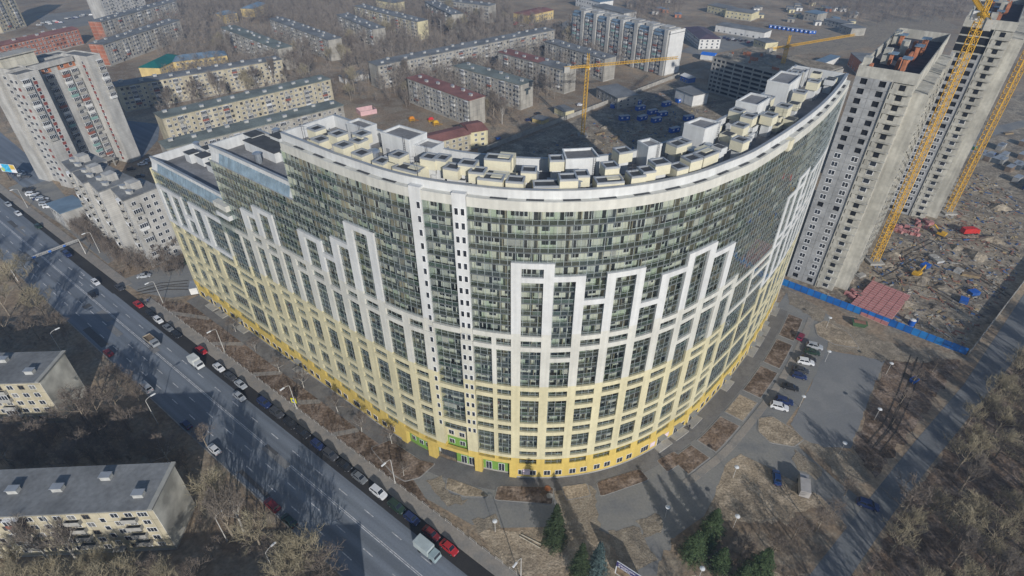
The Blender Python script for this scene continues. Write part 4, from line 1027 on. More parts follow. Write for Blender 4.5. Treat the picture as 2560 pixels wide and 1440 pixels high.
unfinished('unfinished grey panel tower nearest the curved building, orange brick shafts on its roof', (98.3, 168.9), 25, 16, 0, {10}, grp=None)
unfinished('unfinished grey panel tower beyond the tall yellow crane, top storeys still open', (159.5, 219.5), 26, 14, 3, {0, 13, 18}, grp=None)

# lattice tower cranes
YEL = M('crane yellow paint', (.62, .36, .035), .6, .12, .5)
def lattice(mb, a, b, w, step, r, tri=False):
    a = Vector(a); b = Vector(b); d = (b - a); Ln = d.length; d.normalize()
    u = Vector((0, 0, 1)).cross(d) if abs(d.z) < .9 else Vector((1, 0, 0)); u.normalize(); v = d.cross(u)
    C = [(-1, -1), (1, -1), (1, 1), (-1, 1)] if not tri else [(-1, -.6), (1, -.6), (0, 1.1)]
    K = len(C)
    def P(t, c): return a + d*t + u*(c[0]*w/2) + v*(c[1]*w/2)
    for c in C: mb.tube(P(0, c), P(Ln, c), r*1.5, n=4)
    n = max(1, round(Ln/step)); s = Ln/n
    for i in range(n):
        for j in range(K):
            c0, c1 = C[j], C[(j+1) % K]
            mb.tube(P(i*s, c0), P((i+1)*s, c1) if i % 2 else P((i+1)*s, c1), r, n=3, cap=False)
            mb.tube(P(i*s, c0), P(i*s, c1), r, n=3, cap=False)
def crane(label, base, hj, ang, jib, cj, mast_w=1.9, head=7.0, z0=0.0, r=.09):
    t = thing('tower_crane', label, 'crane', (base[0], base[1], z0), 0)
    u = Vector((math.cos(ang), math.sin(ang), 0))
    mb = MB(); lattice(mb, (0, 0, 0), (0, 0, hj), mast_w, mast_w*1.0, r); mb.build('mast', YEL, t)
    mb = MB(); mb.box(-2.6, 2.6, -2.6, 2.6, -.1, .9); mb.build('foundation', CONC, t)
    mb = MB(); mb.tube((0, 0, hj), (0, 0, hj + .8), mast_w*.75, n=12); mb.build('slewing_ring', YEL, t)
    mb = MB(); lattice(mb, Vector((0, 0, hj + .8)) + u*1, Vector((0, 0, hj + .8)) + u*jib, 1.3, 1.5, r*.8, True); mb.build('jib', YEL, t)
    mb = MB(); lattice(mb, Vector((0, 0, hj + .8)) - u*1, Vector((0, 0, hj + .8)) - u*cj, 1.2, 1.5, r*.8, True); mb.build('counter_jib', YEL, t)
    mb = MB(); c = u*(-cj + 1.5); mb.rbox((c.x, c.y), (u.x, u.y), 1.5, .9, hj - 1.4, hj + 1.4); mb.build('counterweight', CONC, t)
    mb = MB(); lattice(mb, (0, 0, hj + .8), (0, 0, hj + head), 1.0, 1.4, r*.9); mb.build('tower_head', YEL, t)
    mb = MB(); top = Vector((0, 0, hj + head)); mb.tube(top, Vector((0, 0, hj + 1.8)) + u*jib*.62, .06, n=4); mb.tube(top, Vector((0, 0, hj + 1.4)) - u*cj*.9, .06, n=4); mb.build('tie_bars', STEEL, t)
    n = Vector((-u.y, u.x, 0)); c = n*1.7 + u*1.0
    mb = MB(); mb.rbox((c.x, c.y), (u.x, u.y), 1.0, .8, hj - 1.4, hj + 1.0); cab = mb.build('cab', WPLAST, t)
    mb = MB(); d = c + u*.8; mb.rbox((d.x, d.y), (u.x, u.y), .26, .7, hj - .8, hj + .7); mb.build('cab_window', DARKGL, cab)
    return t
b = at(1456, 340); crane('yellow tower crane with long level jib behind the curved building', b, 36, math.atan2(18.7, 58.3), 52, 13, 1.7)
b = at(2184, 655); crane('tall yellow tower crane standing against the two grey unfinished towers', b, 84, math.radians(62), 50, 14, 2.0, r=.085)
b = at(2368, 532); crane('yellow tower crane beside the containers of the far building site', b, 92, math.radians(-35), 42, 13, 2.0, r=.085)
b = at(1957, 158, 22); crane('yellow tower crane rising out of the open garage frame', (b.x, b.y), 31, math.atan2(37, 69), 62, 16, 1.7)

# open multi storey garage frame
ga = Vector((127.2, 380.5)); gd = Vector(unit((34.0, -45.0))); GL = 62
t = thing('parking_garage', 'unfinished concrete parking garage with rows of long dark openings', 'building', (ga.x, ga.y, 0), math.atan2(gd.y, gd.x)); FOOT.append((ga.x, ga.y, math.atan2(gd.y, gd.x), GL, 40))
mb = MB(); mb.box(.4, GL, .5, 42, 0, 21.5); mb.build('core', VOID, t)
for k in range(9):
    mb = MB(); mb.box(0, GL, 0, 42, k*2.6 - .1 if k else 0, k*2.6 + 1.05); mb.build('storey_band', CONC, t)
for i in range(12):
    x = (0, 2.6, 6.0, 9.2)[i] if i < 4 else 9.2 + (i - 3)*6.6; mb = MB(); mb.box(x, x + .8, -.03, 42.03, 0, 21.0); mb.build('frame_column', CONC, t)
mb = MB(); mb.box(.3, GL - .3, .3, 41.7, 21.9, 22.0); mb.build('roof', SITE, t)
for i in range(14):
    x = RND.uniform(2, 40); y = RND.uniform(2, 30); mb = MB(); mb.box(x, x + RND.uniform(1, 5), y, y + .4, 22, 22 + RND.uniform(1, 2.6)); mb.build('brick_wall', BRICKO if i % 3 else CONC, t)

# school with red roofs, yellow hall, small buildings
def small(name, lab, A, B, D, H, fl, wall, roof, pitched=0.0, sp=3.0, gab=False, vents=False, cat='building', win=True, seed=3):
    return block(name, lab, A, B, D, H, fl, wall, roof, None, sp, False, 1.0, gab, pitched, vents, cat, seed, win)
t = small('school', 'small school with red roof and yellow striped walls beside the shaded yard', a2((1075,360), 8.5), a2((1176,335), 8.5), 13, 8.5, 3, PANELY, RRED, 1.4, 3.2, True)
t = small('school', 'gabled wing of the red roofed school, yellow end wall', a2((1176,333), 8.5), a2((1219,326), 8.5), 15, 8.8, 3, YPALE, RRED, 1.7, 3.0, True)
t = small('hall', 'yellow two storey hall with dull red roof beyond the long block', a2((1320,39), 8), a2((1384,25), 8), 19, 8, 2, YPLAST, RRED, 1.2, 3.2)
t = small('house', 'yellow house with teal green roof behind the shaded block', a2((398,170), 7), a2((460,140), 7), 15, 7, 2, YPLAST, RTEAL, 3.2, 3.0)
t = small('house', 'yellow house with pale blue grey hipped roof beside the teal roofed house', a2((432,155), 7), a2((567,138), 7), 14, 7, 2, YPLAST, RBLUE, 2.6, 3.0)
t = small('house', 'small yellow house with blue roof behind the green roofed block', a2((558,38), 8), a2((592,32), 8), 13, 8, 3, YPLAST, RBLUE, 2.4)
t = small('house', 'small ochre house with blue hipped roof deep in the trees', a2((632,22), 8), a2((668,8), 8), 13, 8, 3, YPLAST, RBLUE, 2.4)
t = small('long_house', 'long red brick house with bright red roof behind the brick tower', a2((-60,128), 12), a2((195,72), 12), 13, 12, 4, BRICK, RRED, 1.5, 3.0, vents=True)
t = small('office', 'white office house with purple brown roof beside the car yard', a2((1712,68), 8), a2((1750,98), 8), 17, 8, 3, WPLAST, RPURP, 2.4, 2.8, True)
t = small('warehouse', 'long low pale warehouse behind the white office', a2((1790,62), 6), a2((1912,82), 6), 14, 6, 1, WPLAST, RFELT, 0, 5)
t = small('shed', 'yellow and cream shed at the top of the yard', a2((1815,25), 7), a2((1880,34), 7), 18, 7, 2, YPALE, RFELT, 1.2, 4)
t = small('shed', 'cream two storey shed beside the yellow one', a2((1770,12), 7), a2((1815,22), 7), 14, 7, 2, YPALE, RFELT, 0, 4)
t = small('brick_hall', 'low orange brick hall with wide dark grey roof beside the first tower', a2((2128,132), 9), a2((2160,160), 9), 42, 9, 1, BRICKO, RFELT, 0, 5.5)
t = small('shed', 'long shed with blue grey roof behind the end of the curved building', a2((2024,158), 5), a2((2048,163), 5), 34, 5, 1, WPLAST, RBLUE, 0, 5)
t = small('utility_building', 'flat grey two storey building by the concrete fence', a2((1492,218), 6.5), a2((1545,246), 6.5), 15, 6.5, 2, PANEL, RFELT, 0, 4, True)
t = small('garage_house', 'low cream transformer house beside the yard wall', a2((1386,268), 4), a2((1412,280), 4), 7, 4, 1, YPALE, RFELT, 0, 4, win=False)
t = small('garage_house', 'small ochre garage with flat grey roof near the parked cars', a2((1331,295), 3), a2((1356,302), 3), 6, 3, 1, YPLAST, RFELT, 0, 4, win=False)
t = small('white_shed', 'white steel shed with grey roof in the shaded yard', a2((1690,222), 7), a2((1734,240), 7), 12, 7, 1, WPLAST, RFELT, 0, 5, win=False)
t = small('gate_lodge', 'small blue house with white roof in the shaded yard', a2((1702,188), 4), a2((1722,196), 4), 6, 4, 1, M('bright blue cladding', (.02, .12, .48), .6, .1, .5), WPLAST, 1.4, 3)
t = small('canopy', 'low shed with bright blue tarpaulin roof by the garage frame', a2((1752,136), 4), a2((1785,140), 4), 9, 4, 1, WPLAST, M('bright blue tarpaulin', (.02, .16, .62), .6, .1, .5), 1.2, 4, win=False)
for i, (p, q, D, H, wall, roof, lab) in enumerate((((2012,30),(2045,36),16,7,PANEL,RBLUE,'grey workshop with blue roof in the scrap yard'), ((2060,48),(2110,60),12,5,CONC,RFELT,'grey open shed among the scrap yard heaps'), ((2100,62),(2130,72),14,6,PANEL,RFELT,'grey box shaped workshop at the end of the scrap yard'), ((1886,98),(1915,108),12,7,YPALE,RFELT,'cream workshop left of the garage crane'), ((940,0),(985,8),14,9,YPALE,RFELT,'ochre house at the far edge of the wood'), ((1480,14),(1560,34),16,9,PANELW,RFELT,'grey slab with pale roof edge behind the blue roofed slab'), ((1440,-8),(1500,6),18,9,WPLAST,RBLUE,'white hall with bright roof behind the blue roofed slab'))):
    small('workshop', lab, a2(p, H), a2(q, H), D, H, 2, wall, roof, 0, 4, seed=i)
# far towers at the upper left edge
block('apartment_tower', 'white far tower block with vertical stripes at the far car park', a2((237,-30), 30), a2((345,-50), 30), 16, 30, 10, PANELW, RFELT, None, 3.2, True, seed=9)
block('apartment_tower', 'dark shaded far tower block with pale yellow edge', a2((-60,-60), 45), a2((4,-72), 45), 18, 45, 15, PANELY, RFELT, None, 3.2, True, seed=10)

# concrete fence behind, blue hoarding in front, wall by the right road
CF = M('grey concrete fence panel', (.36, .345, .31), .95, .18, .4)
def panel_fence(name, lab, P, Q, h, w, mat, th=.12, post=.2, vary=None, cat='fence'):
    P = Vector((P[0], P[1], 0)); Q = Vector((Q[0], Q[1], 0)); L = (Q - P).length; n = max(1, round(L/w)); w = L/n
    t = thing(name, lab, cat, P, math.atan2(Q.y-P.y, Q.x-P.x))
    ms = []
    for m in (vary or [mat]):
        mb = MB(); mb.box(.04, w - .04, -th/2, th/2, .08, h); mb.box(.04, w - .04, -th, th, h - .14, h - .04); mb.box(.04, w - .04, -th, th, .3, .4); ms.append(mb.mesh('panel', m))
    pm = MB(); pm.box(-post/2, post/2, -post/2 - .02, post/2 + .02, 0, h + .1); pm = pm.mesh('post', mat if not vary else STEEL)
    for i in range(n):
        o = link('panel', ms[RND.randrange(len(ms))], t, (i*w, RND.uniform(-.03, .03), 0), RND.uniform(-.01, .01)); link('post', pm, t, (i*w, 0, 0), 0)
    link('post', pm, t, (L, 0, 0), 0)
    return t
panel_fence('concrete_fence', 'long pale concrete panel fence along the edge of the shaded yard', at(1196, 384), at(1702, 190), 2.6, 3.0, CF)
BL = [M('blue hoarding sheet %d' % i, c, .55, .10, .5) for i, c in enumerate(((.012, .125, .43), (.016, .16, .50), (.010, .105, .37), (.02, .18, .48)))]
panel_fence('site_hoarding', 'bright blue sheet metal hoarding around the building site', at(1954, 712), at(2414, 888), 2.6, 2.1, BL[0], .05, .1, BL, 'hoarding')
panel_fence('concrete_fence', 'rough concrete wall between the building site and the dark road', at(2418, 890), at(2640, 600), 2.2, 3.0, CF)

# cabins, containers, brick pallets and material heaps
BLUEC = M('blue site cabin paint', (.015, .10, .42), .5, .12, .5)
def cabin_mesh(L, W, H, m, windows=True):
    mb = MB(); mb.box(-L/2, L/2, -W/2, W/2, .15, H); mb.m = 1; mb.box(-L/2 - .08, L/2 + .08, -W/2 - .08, W/2 + .08, H, H + .12)
    for i in range(9): x = -L/2 + L*(i + .5)/9; mb.m = 0; mb.box(x - .05, x + .05, -W/2 - .04, W/2 + .04, .2, H - .02)
    if windows:
        mb.m = 2
        for x in (-L*.28, L*.25): mb.box(x - .5, x + .5, -W/2 - .06, -W/2 + .02, 1.2, 2.1)
    return mb.mesh('site_cabin', [m, CAPM, PVC])
cab_me = cabin_mesh(6, 2.5, 2.6, BLUEC)
def put1(name, me, lab, cat, p, rz, grp): o = link(name, me, None, (p[0], p[1], p[2] if len(p) > 2 else 0), rz); return tag(o, lab, cat, grp)
for x, y, r in ((1600,275,.5),(1630,285,.5),(1655,290,.4),(1605,300,.6),(1640,305,.5),(1560,300,.2),(1665,265,.6),(1700,255,.5),(1590,262,.5),(1720,300,.4),(1535,268,1.0),(1685,330,.5)):
    put1('site_cabin', cab_me, 'blue site cabin in the shaded yard behind the curved building', 'cabin', at(x, y), r, 'blue cabins in the shaded yard')
for i in range(10):
    p = at(1930 + i*11, 70 + i*1.6); put1('container', cab_me, 'blue container in the row before the scrap yard', 'container', p, math.radians(-4), 'row of blue containers')
CC = [(.015, .10, .42), (.30, .30, .29), (.42, .12, .03), (.03, .20, .12), (.20, .15, .11), (.40, .38, .33), (.36, .05, .04), (.10, .12, .14)]
CN = ['blue', 'grey', 'orange', 'green', 'brown', 'pale', 'red', 'dark']
cms = [cabin_mesh(5.5, 2.4, 2.5, M('container paint ' + CN[i], c, .6, .15, .5), False) for i, c in enumerate(CC)]
R5 = random.Random(5)
for i in range(46):
    c = R5.choice((0, 0, 1, 1, 1, 2, 4, 4, 5, 5, 6, 7, 3)); x = R5.uniform(2405, 2620); y = R5.uniform(355, 480)
    if y > 380 + (x - 2400)*.6: continue
    put1('container', cms[c], CN[c] + ' container among the crowded stores behind the far crane', 'container', at(x, y), R5.choice((.6, .66, 2.2)), 'crowded site containers')
PINK = M('pink wrapped bricks', (.46, .20, .19), .6, .12, .6)
pal = MB(); pal.box(-.95, .95, -.6, .6, .15, 1.25); pal.m = 1
for y in (-.5, 0, .5): pal.box(-1, 1, y - .08, y + .08, 0, .15)
pal.box(-.97, .97, -.05, .05, .14, 1.27); pal = pal.mesh('brick_pallet', [PINK, M('pale strap and timber', (.5, .42, .36), .7, .15, .8)])
ORD = 'one two three four five six seven eight nine ten eleven twelve thirteen fourteen fifteen'.split()
A0 = at(2135, 778); A1 = at(2205, 700); dd = Vector(unit((A1 - A0)[:2])); nn = Vector((dd.y, -dd.x))
for i in range(15):
    for j in range(6):
        p = Vector((A0.x, A0.y)) + dd*(i*1.45) + nn*(j*2.05 - 1); put1('brick_pallet', pal, 'pink brick pallet in row %s from the blue hoarding of the long stack' % ORD[i], 'pallet', p, math.atan2(nn.y, nn.x), 'long brick stack, row %s' % ORD[i])
for cx, cy, n, lab in ((2130, 738, 8, 'pink brick pallet in the small heap beside the first tower'), (2265, 578, 14, 'pink brick pallet dumped under the tall crane'), (2320, 565, 12, 'pink brick pallet in the loose pile beyond the crane')):
    for i in range(n):
        p = at(cx + R5.uniform(-28, 28), cy + R5.uniform(-12, 12)); put1('brick_pallet', pal, lab, 'pallet', p, R5.uniform(0, 3), lab.split(' in ')[-1] if ' in ' in lab else 'pallets under the crane')
# loose building materials scattered on sandy ground
rub = MB(); R6 = random.Random(8)
def inside(p, poly):
    c = False; n = len(poly)
    for i in range(n):
        a = poly[i]; b = poly[i-1]
        if (a[1] > p[1]) != (b[1] > p[1]) and p[0] < (b[0]-a[0])*(p[1]-a[1])/(b[1]-a[1]) + a[0]: c = not c
    return c
def in_foot(p, m=1.0):
    for ax, ay, rz, L, D in FOOT:
        dx, dy = p[0]-ax, p[1]-ay; x = dx*math.cos(rz) + dy*math.sin(rz); y = -dx*math.sin(rz) + dy*math.cos(rz)
        if -m < x < L + m and -m < y < D + m: return True
    return False
SITEP = PX((1990,712),(2405,872),(2540,690),(2560,500),(2420,420),(2330,480),(2200,600),(2060,730)); YARDP = PX((1330,380),(1690,215),(1800,260),(1600,380),(1450,400))
RUBM = [M('rubble %d' % i, c, .9, .2, .8) for i, c in enumerate(((.32, .30, .26), (.20, .15, .10), (.36, .34, .30), (.11, .11, .12), (.27, .14, .10), (.06, .12, .26), (.36, .28, .15)))]
for poly, n in ((SITEP, 2600), (YARDP, 900)):
    xs = [p[0] for p in poly]; ys = [p[1] for p in poly]; k = 0
    while k < n:
        p = (R6.uniform(min(xs), max(xs)), R6.uniform(min(ys), max(ys)))
        if not inside(p, poly) or in_foot(p): k += .2; continue
        k += 1; a = R6.uniform(0, 3.1); rub.m = R6.choice((0, 0, 1, 1, 2, 3, 3, 4, 4, 5, 6)); s = R6.uniform(.12, .5)
        rub.rbox(p, (math.cos(a), math.sin(a)), s*R6.uniform(.6, 3.0), s*.6, -.05, R6.uniform(.06, .4))
o = rub.build('rubble', RUBM); o['kind'] = 'stuff'; tag(o, 'scattered planks blocks and rubble on the sandy building sites', 'rubble')
# a few larger things on the site
def stack_mesh(L, W, n, mat, mat2):
    mb = MB()
    for i in range(n): mb.m = i % 2; mb.box(-L/2, L/2, -W/2 + (i % 3)*.04, W/2, i*.22 + .02, i*.22 + .2)
    return mb.mesh('material_stack', [mat, mat2])
st_w = stack_mesh(3.0, 2.2, 5, RUBM[2], M('white film wrap', (.62, .66, .70), .4, .15, .8)); st_t = stack_mesh(5.5, 1.6, 4, RUBM[6], RUBM[1]); st_b = stack_mesh(3.2, 2.4, 6, RUBM[5], BLUEC)
for x, y, r, m, lab in ((2332,645,.3,st_w,'white wrapped material stack beside the sandy track'), (2395,680,.6,st_w,'white wrapped material stack on the dark ground by the far wall'), (2345,655,.2,st_w,'white wrapped material stack next to another beside the sandy track'), (2425,690,-.4,st_t,'yellow timber stack by the far wall'), (2312,668,.5,st_b,'blue covered stack beside the sandy track'), (2432,735,.2,st_b,'blue covered stack in the shade of the wall'), (2408,755,.9,st_b,'second blue covered stack in the shade of the wall'), (2520,335,.2,st_t,'timber stack beyond the far crane'), (1500,335,.5,st_t,'timber stack in the sunlit gap of the yard'), (1540,345,.9,st_t,'second timber stack in the sunlit gap of the yard')):
    put1('material_stack', m, lab, 'stack', at(x, y), r, None)
p = at(2150, 690); mb = MB(); mb.rbox((0, 0), (.9, .4), 1.7, 1.1, 0, .5); mb.rbox((.3, .1), (.9, .4), 1.4, .9, .5, .75); o = mb.build('concrete_block', CONC); o.location = p; tag(o, 'pale concrete slab pile at the foot of the crane', 'slab')
# red skip lorry, blue tank, waste skip on the drive
def lorry(name, lab, p, rz, cabc, boxc, open_top=False, grp=None, L=7.0):
    t = thing(name, lab, 'truck', p, rz, grp); mc = M('lorry paint ' + str(cabc), cabc, .4, .06, .5, spec=.5); mk = M('lorry body ' + str(boxc), boxc, .6, .1, .5)
    mb = MB(); mb.frus(L/2 - 1.9, L/2, -1.05, 1.05, .55, L/2 - 1.8, L/2 - .35, -.95, .95, 2.25); c = mb.build('cab', mc, t)
    mb = MB(); mb.hexa([(L/2 - .30, -.9, 1.45), (L/2 - .14, -.9, 1.40), (L/2 - .14, .9, 1.40), (L/2 - .30, .9, 1.45), (L/2 - .46, -.86, 2.15), (L/2 - .29, -.86, 2.15), (L/2 - .29, .86, 2.15), (L/2 - .46, .86, 2.15)]); mb.build('windscreen', DARKGL, c)
    mb = MB()
    if open_top:
        mb.box(-L/2, L/2 - 2.1, -1.1, 1.1, .9, 1.05); mb.box(-L/2, L/2 - 2.1, -1.12, -1.04, 1.05, 1.7); mb.box(-L/2, L/2 - 2.1, 1.04, 1.12, 1.05, 1.7); mb.box(-L/2, -L/2 + .08, -1.04, 1.04, 1.05, 1.7); mb.box(L/2 - 2.18, L/2 - 2.1, -1.04, 1.04, 1.05, 1.9)
        mb.build('flat_bed', mk, t); mb = MB(); mb.box(-L/2 + .1, L/2 - 2.2, -1.02, 1.02, 1.05, 1.35); mb.build('load', RUBM[1], t)
    else:
        mb.box(-L/2, L/2 - 2.05, -1.12, 1.12, .85, 2.9); mb.build('cargo_box', mk, t)
    mb = MB(); mb.box(-L/2 + .2, L/2 - .2, -.5, .5, .45, .85); mb.build('chassis', STEEL, t)
    for x in (L/2 - 1.2, -L/2 + 1.5):
        for y in (-.95, .95): mb = MB(); mb.tube((x, y - .15, .45), (x, y + .15, .45), .45, n=12); mb.build('wheel', M('tyre rubber', (.02, .02, .02), .9, .2, 1), t)
    return t
lorry('skip_lorry', 'bright red lorry standing on the dark side of the building site', at(2422, 585), .1, (.50, .03, .02), (.48, .03, .025))
mb = MB(); mb.frus(-1.6, 1.6, -.9, .9, .1, -2.2, 2.2, -1.1, 1.1, 1.5); mb.m = 1; mb.box(-1.7, 1.7, -.85, .85, 1.45, 1.56); o = mb.build('waste_skip', [M('green skip paint', (.06, .12, .06), .6, .15, .6), RUBM[4]]); o.location = at(2146, 814); o.rotation_euler.z = -.35; tag(o, 'green waste skip full of rubble by the blue hoarding', 'skip')
mb = MB(); mb.tube((0, 0, 0), (0, 0, 2.0), .95, n=16); mb.m = 1; mb.tube((0, 0, 2.0), (0, 0, 2.25), .95, .4, n=16); o = mb.build('water_tank', [BLUEC, WPLAST]); o.location = at(2277, 812); tag(o, 'blue water tank with white lid inside the hoarding', 'tank')
# sandy track plates and playground
for i in range(16):
    p = at(2365 + i*4.0 - (i*i)*.25, 540 - i*11.5) ; mb = MB(); mb.rbox((0, 0), (math.cos(.9 - i*.02), math.sin(.9 - i*.02)), 1.5, 2.6, .0, .14); o = mb.build('track_slab', CF); o.location = (p.x, p.y, .01); tag(o, 'concrete slab of the temporary site track', 'slab', 'site track slabs')
for x, y, c, lab in ((1078,306,(.55,.04,.04),'red and yellow climbing frame with slide on the playground'), (1090,314,(.62,.36,.03),'yellow play house beside the red climbing frame'), (1030,304,(.60,.22,.02),'orange swing frame on the playground')):
    p = at(x, y); t = thing('play_frame', lab, 'play frame', p, .5)
    mb = MB(); mb.frus(-1.6, 1.6, -1.2, 1.2, 1.9, -.9, .9, -.2, .2, 3.0); mb.build('roof', M('play roof ' + str(c), c, .5, .05, 1), t)
    for a in (-1.4, 1.4):
        for b_ in (-1, 1): mb = MB(); mb.tube((a, b_, 0), (a, b_, 1.95), .09, n=6); mb.build('post', YEL, t)
    mb = MB(); mb.box(-1.5, 1.5, -1.1, 1.1, .9, 1.0); mb.build('deck', YEL, t); mb = MB(); mb.hexa([(1.5, -.5, .9), (4.0, -.5, .05), (4.0, .5, .05), (1.5, .5, .9), (1.5, -.5, 1.0), (4.0, -.5, .15), (4.0, .5, .15), (1.5, .5, 1.0)]); mb.build('slide', M('play roof ' + str(c), c, .5, .05, 1), t)
p = at(917, 282); t = thing('pavilion', 'pink walled play pavilion open to the sky with green floor', 'pavilion', p, .55); PW = M('pale pink wall', (.62, .40, .40), .8, .08, .5)
for a, b_, c, d in ((-5, 5, -4, -3.8), (-5, 5, 3.8, 4), (-5, -4.8, -3.8, 3.8), (4.8, 5, -3.8, 1)): mb = MB(); mb.box(a, b_, c, d, 0, 2.6); mb.build('wall', PW, t)
mb = MB(); mb.box(-4.7, 4.7, -3.7, 3.7, .02, .08); mb.build('floor', M('green rubber floor', (.03, .12, .07), .9, .1, 1), t)

# spoil heaps and diggers on the site
def heap_mesh(seed, R, H):
    r = random.Random(seed); mb = MB(); n = 14; rings = 5; k0 = 0
    for j in range(rings):
        q = j/rings
        for i in range(n): a = 6.283*i/n; rr = R*(1 - q)*(1 + .25*math.sin(3*a + seed) + r.uniform(-.12, .12)); mb.v.append((rr*math.cos(a), rr*math.sin(a)*.8, H*(1 - (1 - q)**1.6) + r.uniform(-.08, .12)*(j > 0) - .1))
    mb.v.append((0, 0, H))
    for j in range(rings - 1):
        for i in range(n): a = j*n + i; b = j*n + (i+1) % n; mb.f.append((a, b, b + n, a + n)); mb.mi.append(0)
    for i in range(n): mb.f.append(((rings-1)*n + i, (rings-1)*n + (i+1) % n, rings*n)); mb.mi.append(0)
    return mb.mesh('spoil_heap', SITE)
HM = [heap_mesh(i, 3.5, 1.5) for i in range(3)]
for i, (x, y, s) in enumerate(((2230,640,1.0),(2215,660,.8),(2120,700,.8),(2300,700,1.1),(2360,720,.9),(2260,760,.9),(2440,640,1.3),(2480,600,1.2),(2390,620,.8),(2340,770,.7),(2280,480,1.2),(2310,455,1.0),(2500,520,1.3),(2380,500,1.0),(1520,320,1.2),(1545,330,1.0),(1490,355,1.0),(1620,330,1.0))):
    o = link('spoil_heap', HM[i % 3], None, at(x, y), i*1.3); o.scale = (s, s, s); tag(o, 'low heap of sandy spoil on the building ground', 'heap', 'spoil heaps')
for x, y, a, lab in ((2290,690,.6,'yellow digger working beside the sandy track'),(2350,590,2.2,'yellow digger near the red lorry')):
    t = thing('excavator', lab, 'excavator', at(x, y), a)
    for sg in (-1, 1): mb = MB(); mb.box(-1.6, 1.6, sg*1.1 - .28, sg*1.1 + .28, 0, .8); mb.build('crawler', TYRE_ if False else STEEL, t)
    mb = MB(); mb.box(-1.7, 1.2, -1.1, 1.1, .85, 1.9); mb.build('body', YEL, t); mb = MB(); mb.frus(.0, 1.3, .1, 1.1, 1.9, .1, 1.1, .15, 1.05, 2.9); mb.build('cab', DARKGL, t)
    mb = MB(); mb.tube((1.0, -.3, 1.6), (3.4, -.3, 3.6), .25, .2, n=6); mb.build('boom', YEL, t); mb = MB(); mb.tube((3.4, -.3, 3.6), (4.6, -.3, 1.4), .2, .14, n=6); mb.build('arm', YEL, t); mb = MB(); mb.frus(4.1, 5.0, -.8, .2, .5, 4.3, 4.9, -.7, .1, 1.4); mb.build('bucket', STEEL, t)

# low white row house and scrap yard sheds
small('garage_row', 'low white garage row at the left end of the very long block', a2((862,196), 4), a2((938,178), 4), 8, 4, 1, WPLAST, RFELT, 0, 5, win=False)
shm = []
for i, (w, r) in enumerate(((PANEL, RFELT), (WPLAST, RFELT), (BRICKO, RBLUE), (YPALE, RFELT))):
    mb = MB(); mb.box(-3, 3, -2, 2, 0, 3); mb.m = 1; mb.hexa([(-3.3, -2.3, 3), (3.3, -2.3, 3), (3.3, 2.3, 3), (-3.3, 2.3, 3), (-3.3, -2.3, 3.2), (3.3, -2.3, 3.2), (3.3, 2.3, 4.0), (-3.3, 2.3, 4.0)]); mb.m = 2; mb.box(-.8, .8, -2.06, -1.98, 0, 2.3); shm.append(mb.mesh('shed', [w, r, STEEL]))
SN = ('grey', 'white', 'brick red', 'cream')
for i in range(34):
    k = R5.randrange(4); x, y = ((R5.uniform(1990, 2150), R5.uniform(12, 70)) if i < 20 else (R5.uniform(1560, 1720), R5.uniform(5, 60)) if i < 26 else (R5.uniform(1880, 2010), R5.uniform(20, 60))); p = at(x, y)
    if in_foot(p, 3): continue
    put1('shed', shm[k], SN[k] + ' lean-to shed in the scrap yard quarter', 'shed', p, R5.uniform(-.6, .6), 'scrap yard sheds')
for x, y, lab in ((1160,1000,None),(2283,955,'blue waste container on the rough verge'),(1245,348,'blue skip beside the school corner')):
    if not lab: continue
    mb = MB(); mb.frus(-.9, .9, -.6, .6, 0, -1.2, 1.2, -.8, .8, 1.2); mb.m = 1; mb.box(-1, 1, -.6, .6, 1.1, 1.22); o = mb.build('waste_container', [BLUEC, STEEL]); o.location = at(x, y); o.rotation_euler.z = .5; tag(o, lab, 'container')
# ------------------------------------------------------------------ trees
def rvec(r): 
    while True:
        v = Vector((r.uniform(-1, 1), r.uniform(-1, 1), r.uniform(-1, 1)))
        if .05 < v.length < 1: return v.normalized()
class TM:
    def __init__(s): s.v = []; s.f = []
    def tube(s, a, b, r0, r1, n):
        d = (b - a)
        if d.length < 1e-5: return
        d = d.normalized(); u = d.orthogonal().normalized(); w = d.cross(u); k = len(s.v)
        for c, r in ((a, r0), (b, r1)):
            for i in range(n):
                t = 2*math.pi*i/n; s.v.append(tuple(c + u*(r*math.cos(t)) + w*(r*math.sin(t))))
        for i in range(n):
            j = (i+1) % n; s.f += [(k+i, k+j, k+n+j), (k+i, k+n+j, k+n+i)]
    def twig(s, a, b, w, r):
        d = b - a; q = d.cross(rvec(r))
        if q.length < 1e-6: return
        q = q.normalized()*w; k = len(s.v); s.v += [tuple(a - q), tuple(a + q), tuple(b)]; s.f.append((k, k+1, k+2))
    def mesh(s, name, mat): return mesh_np(name, np.array(s.v), np.array(s.f), mat)
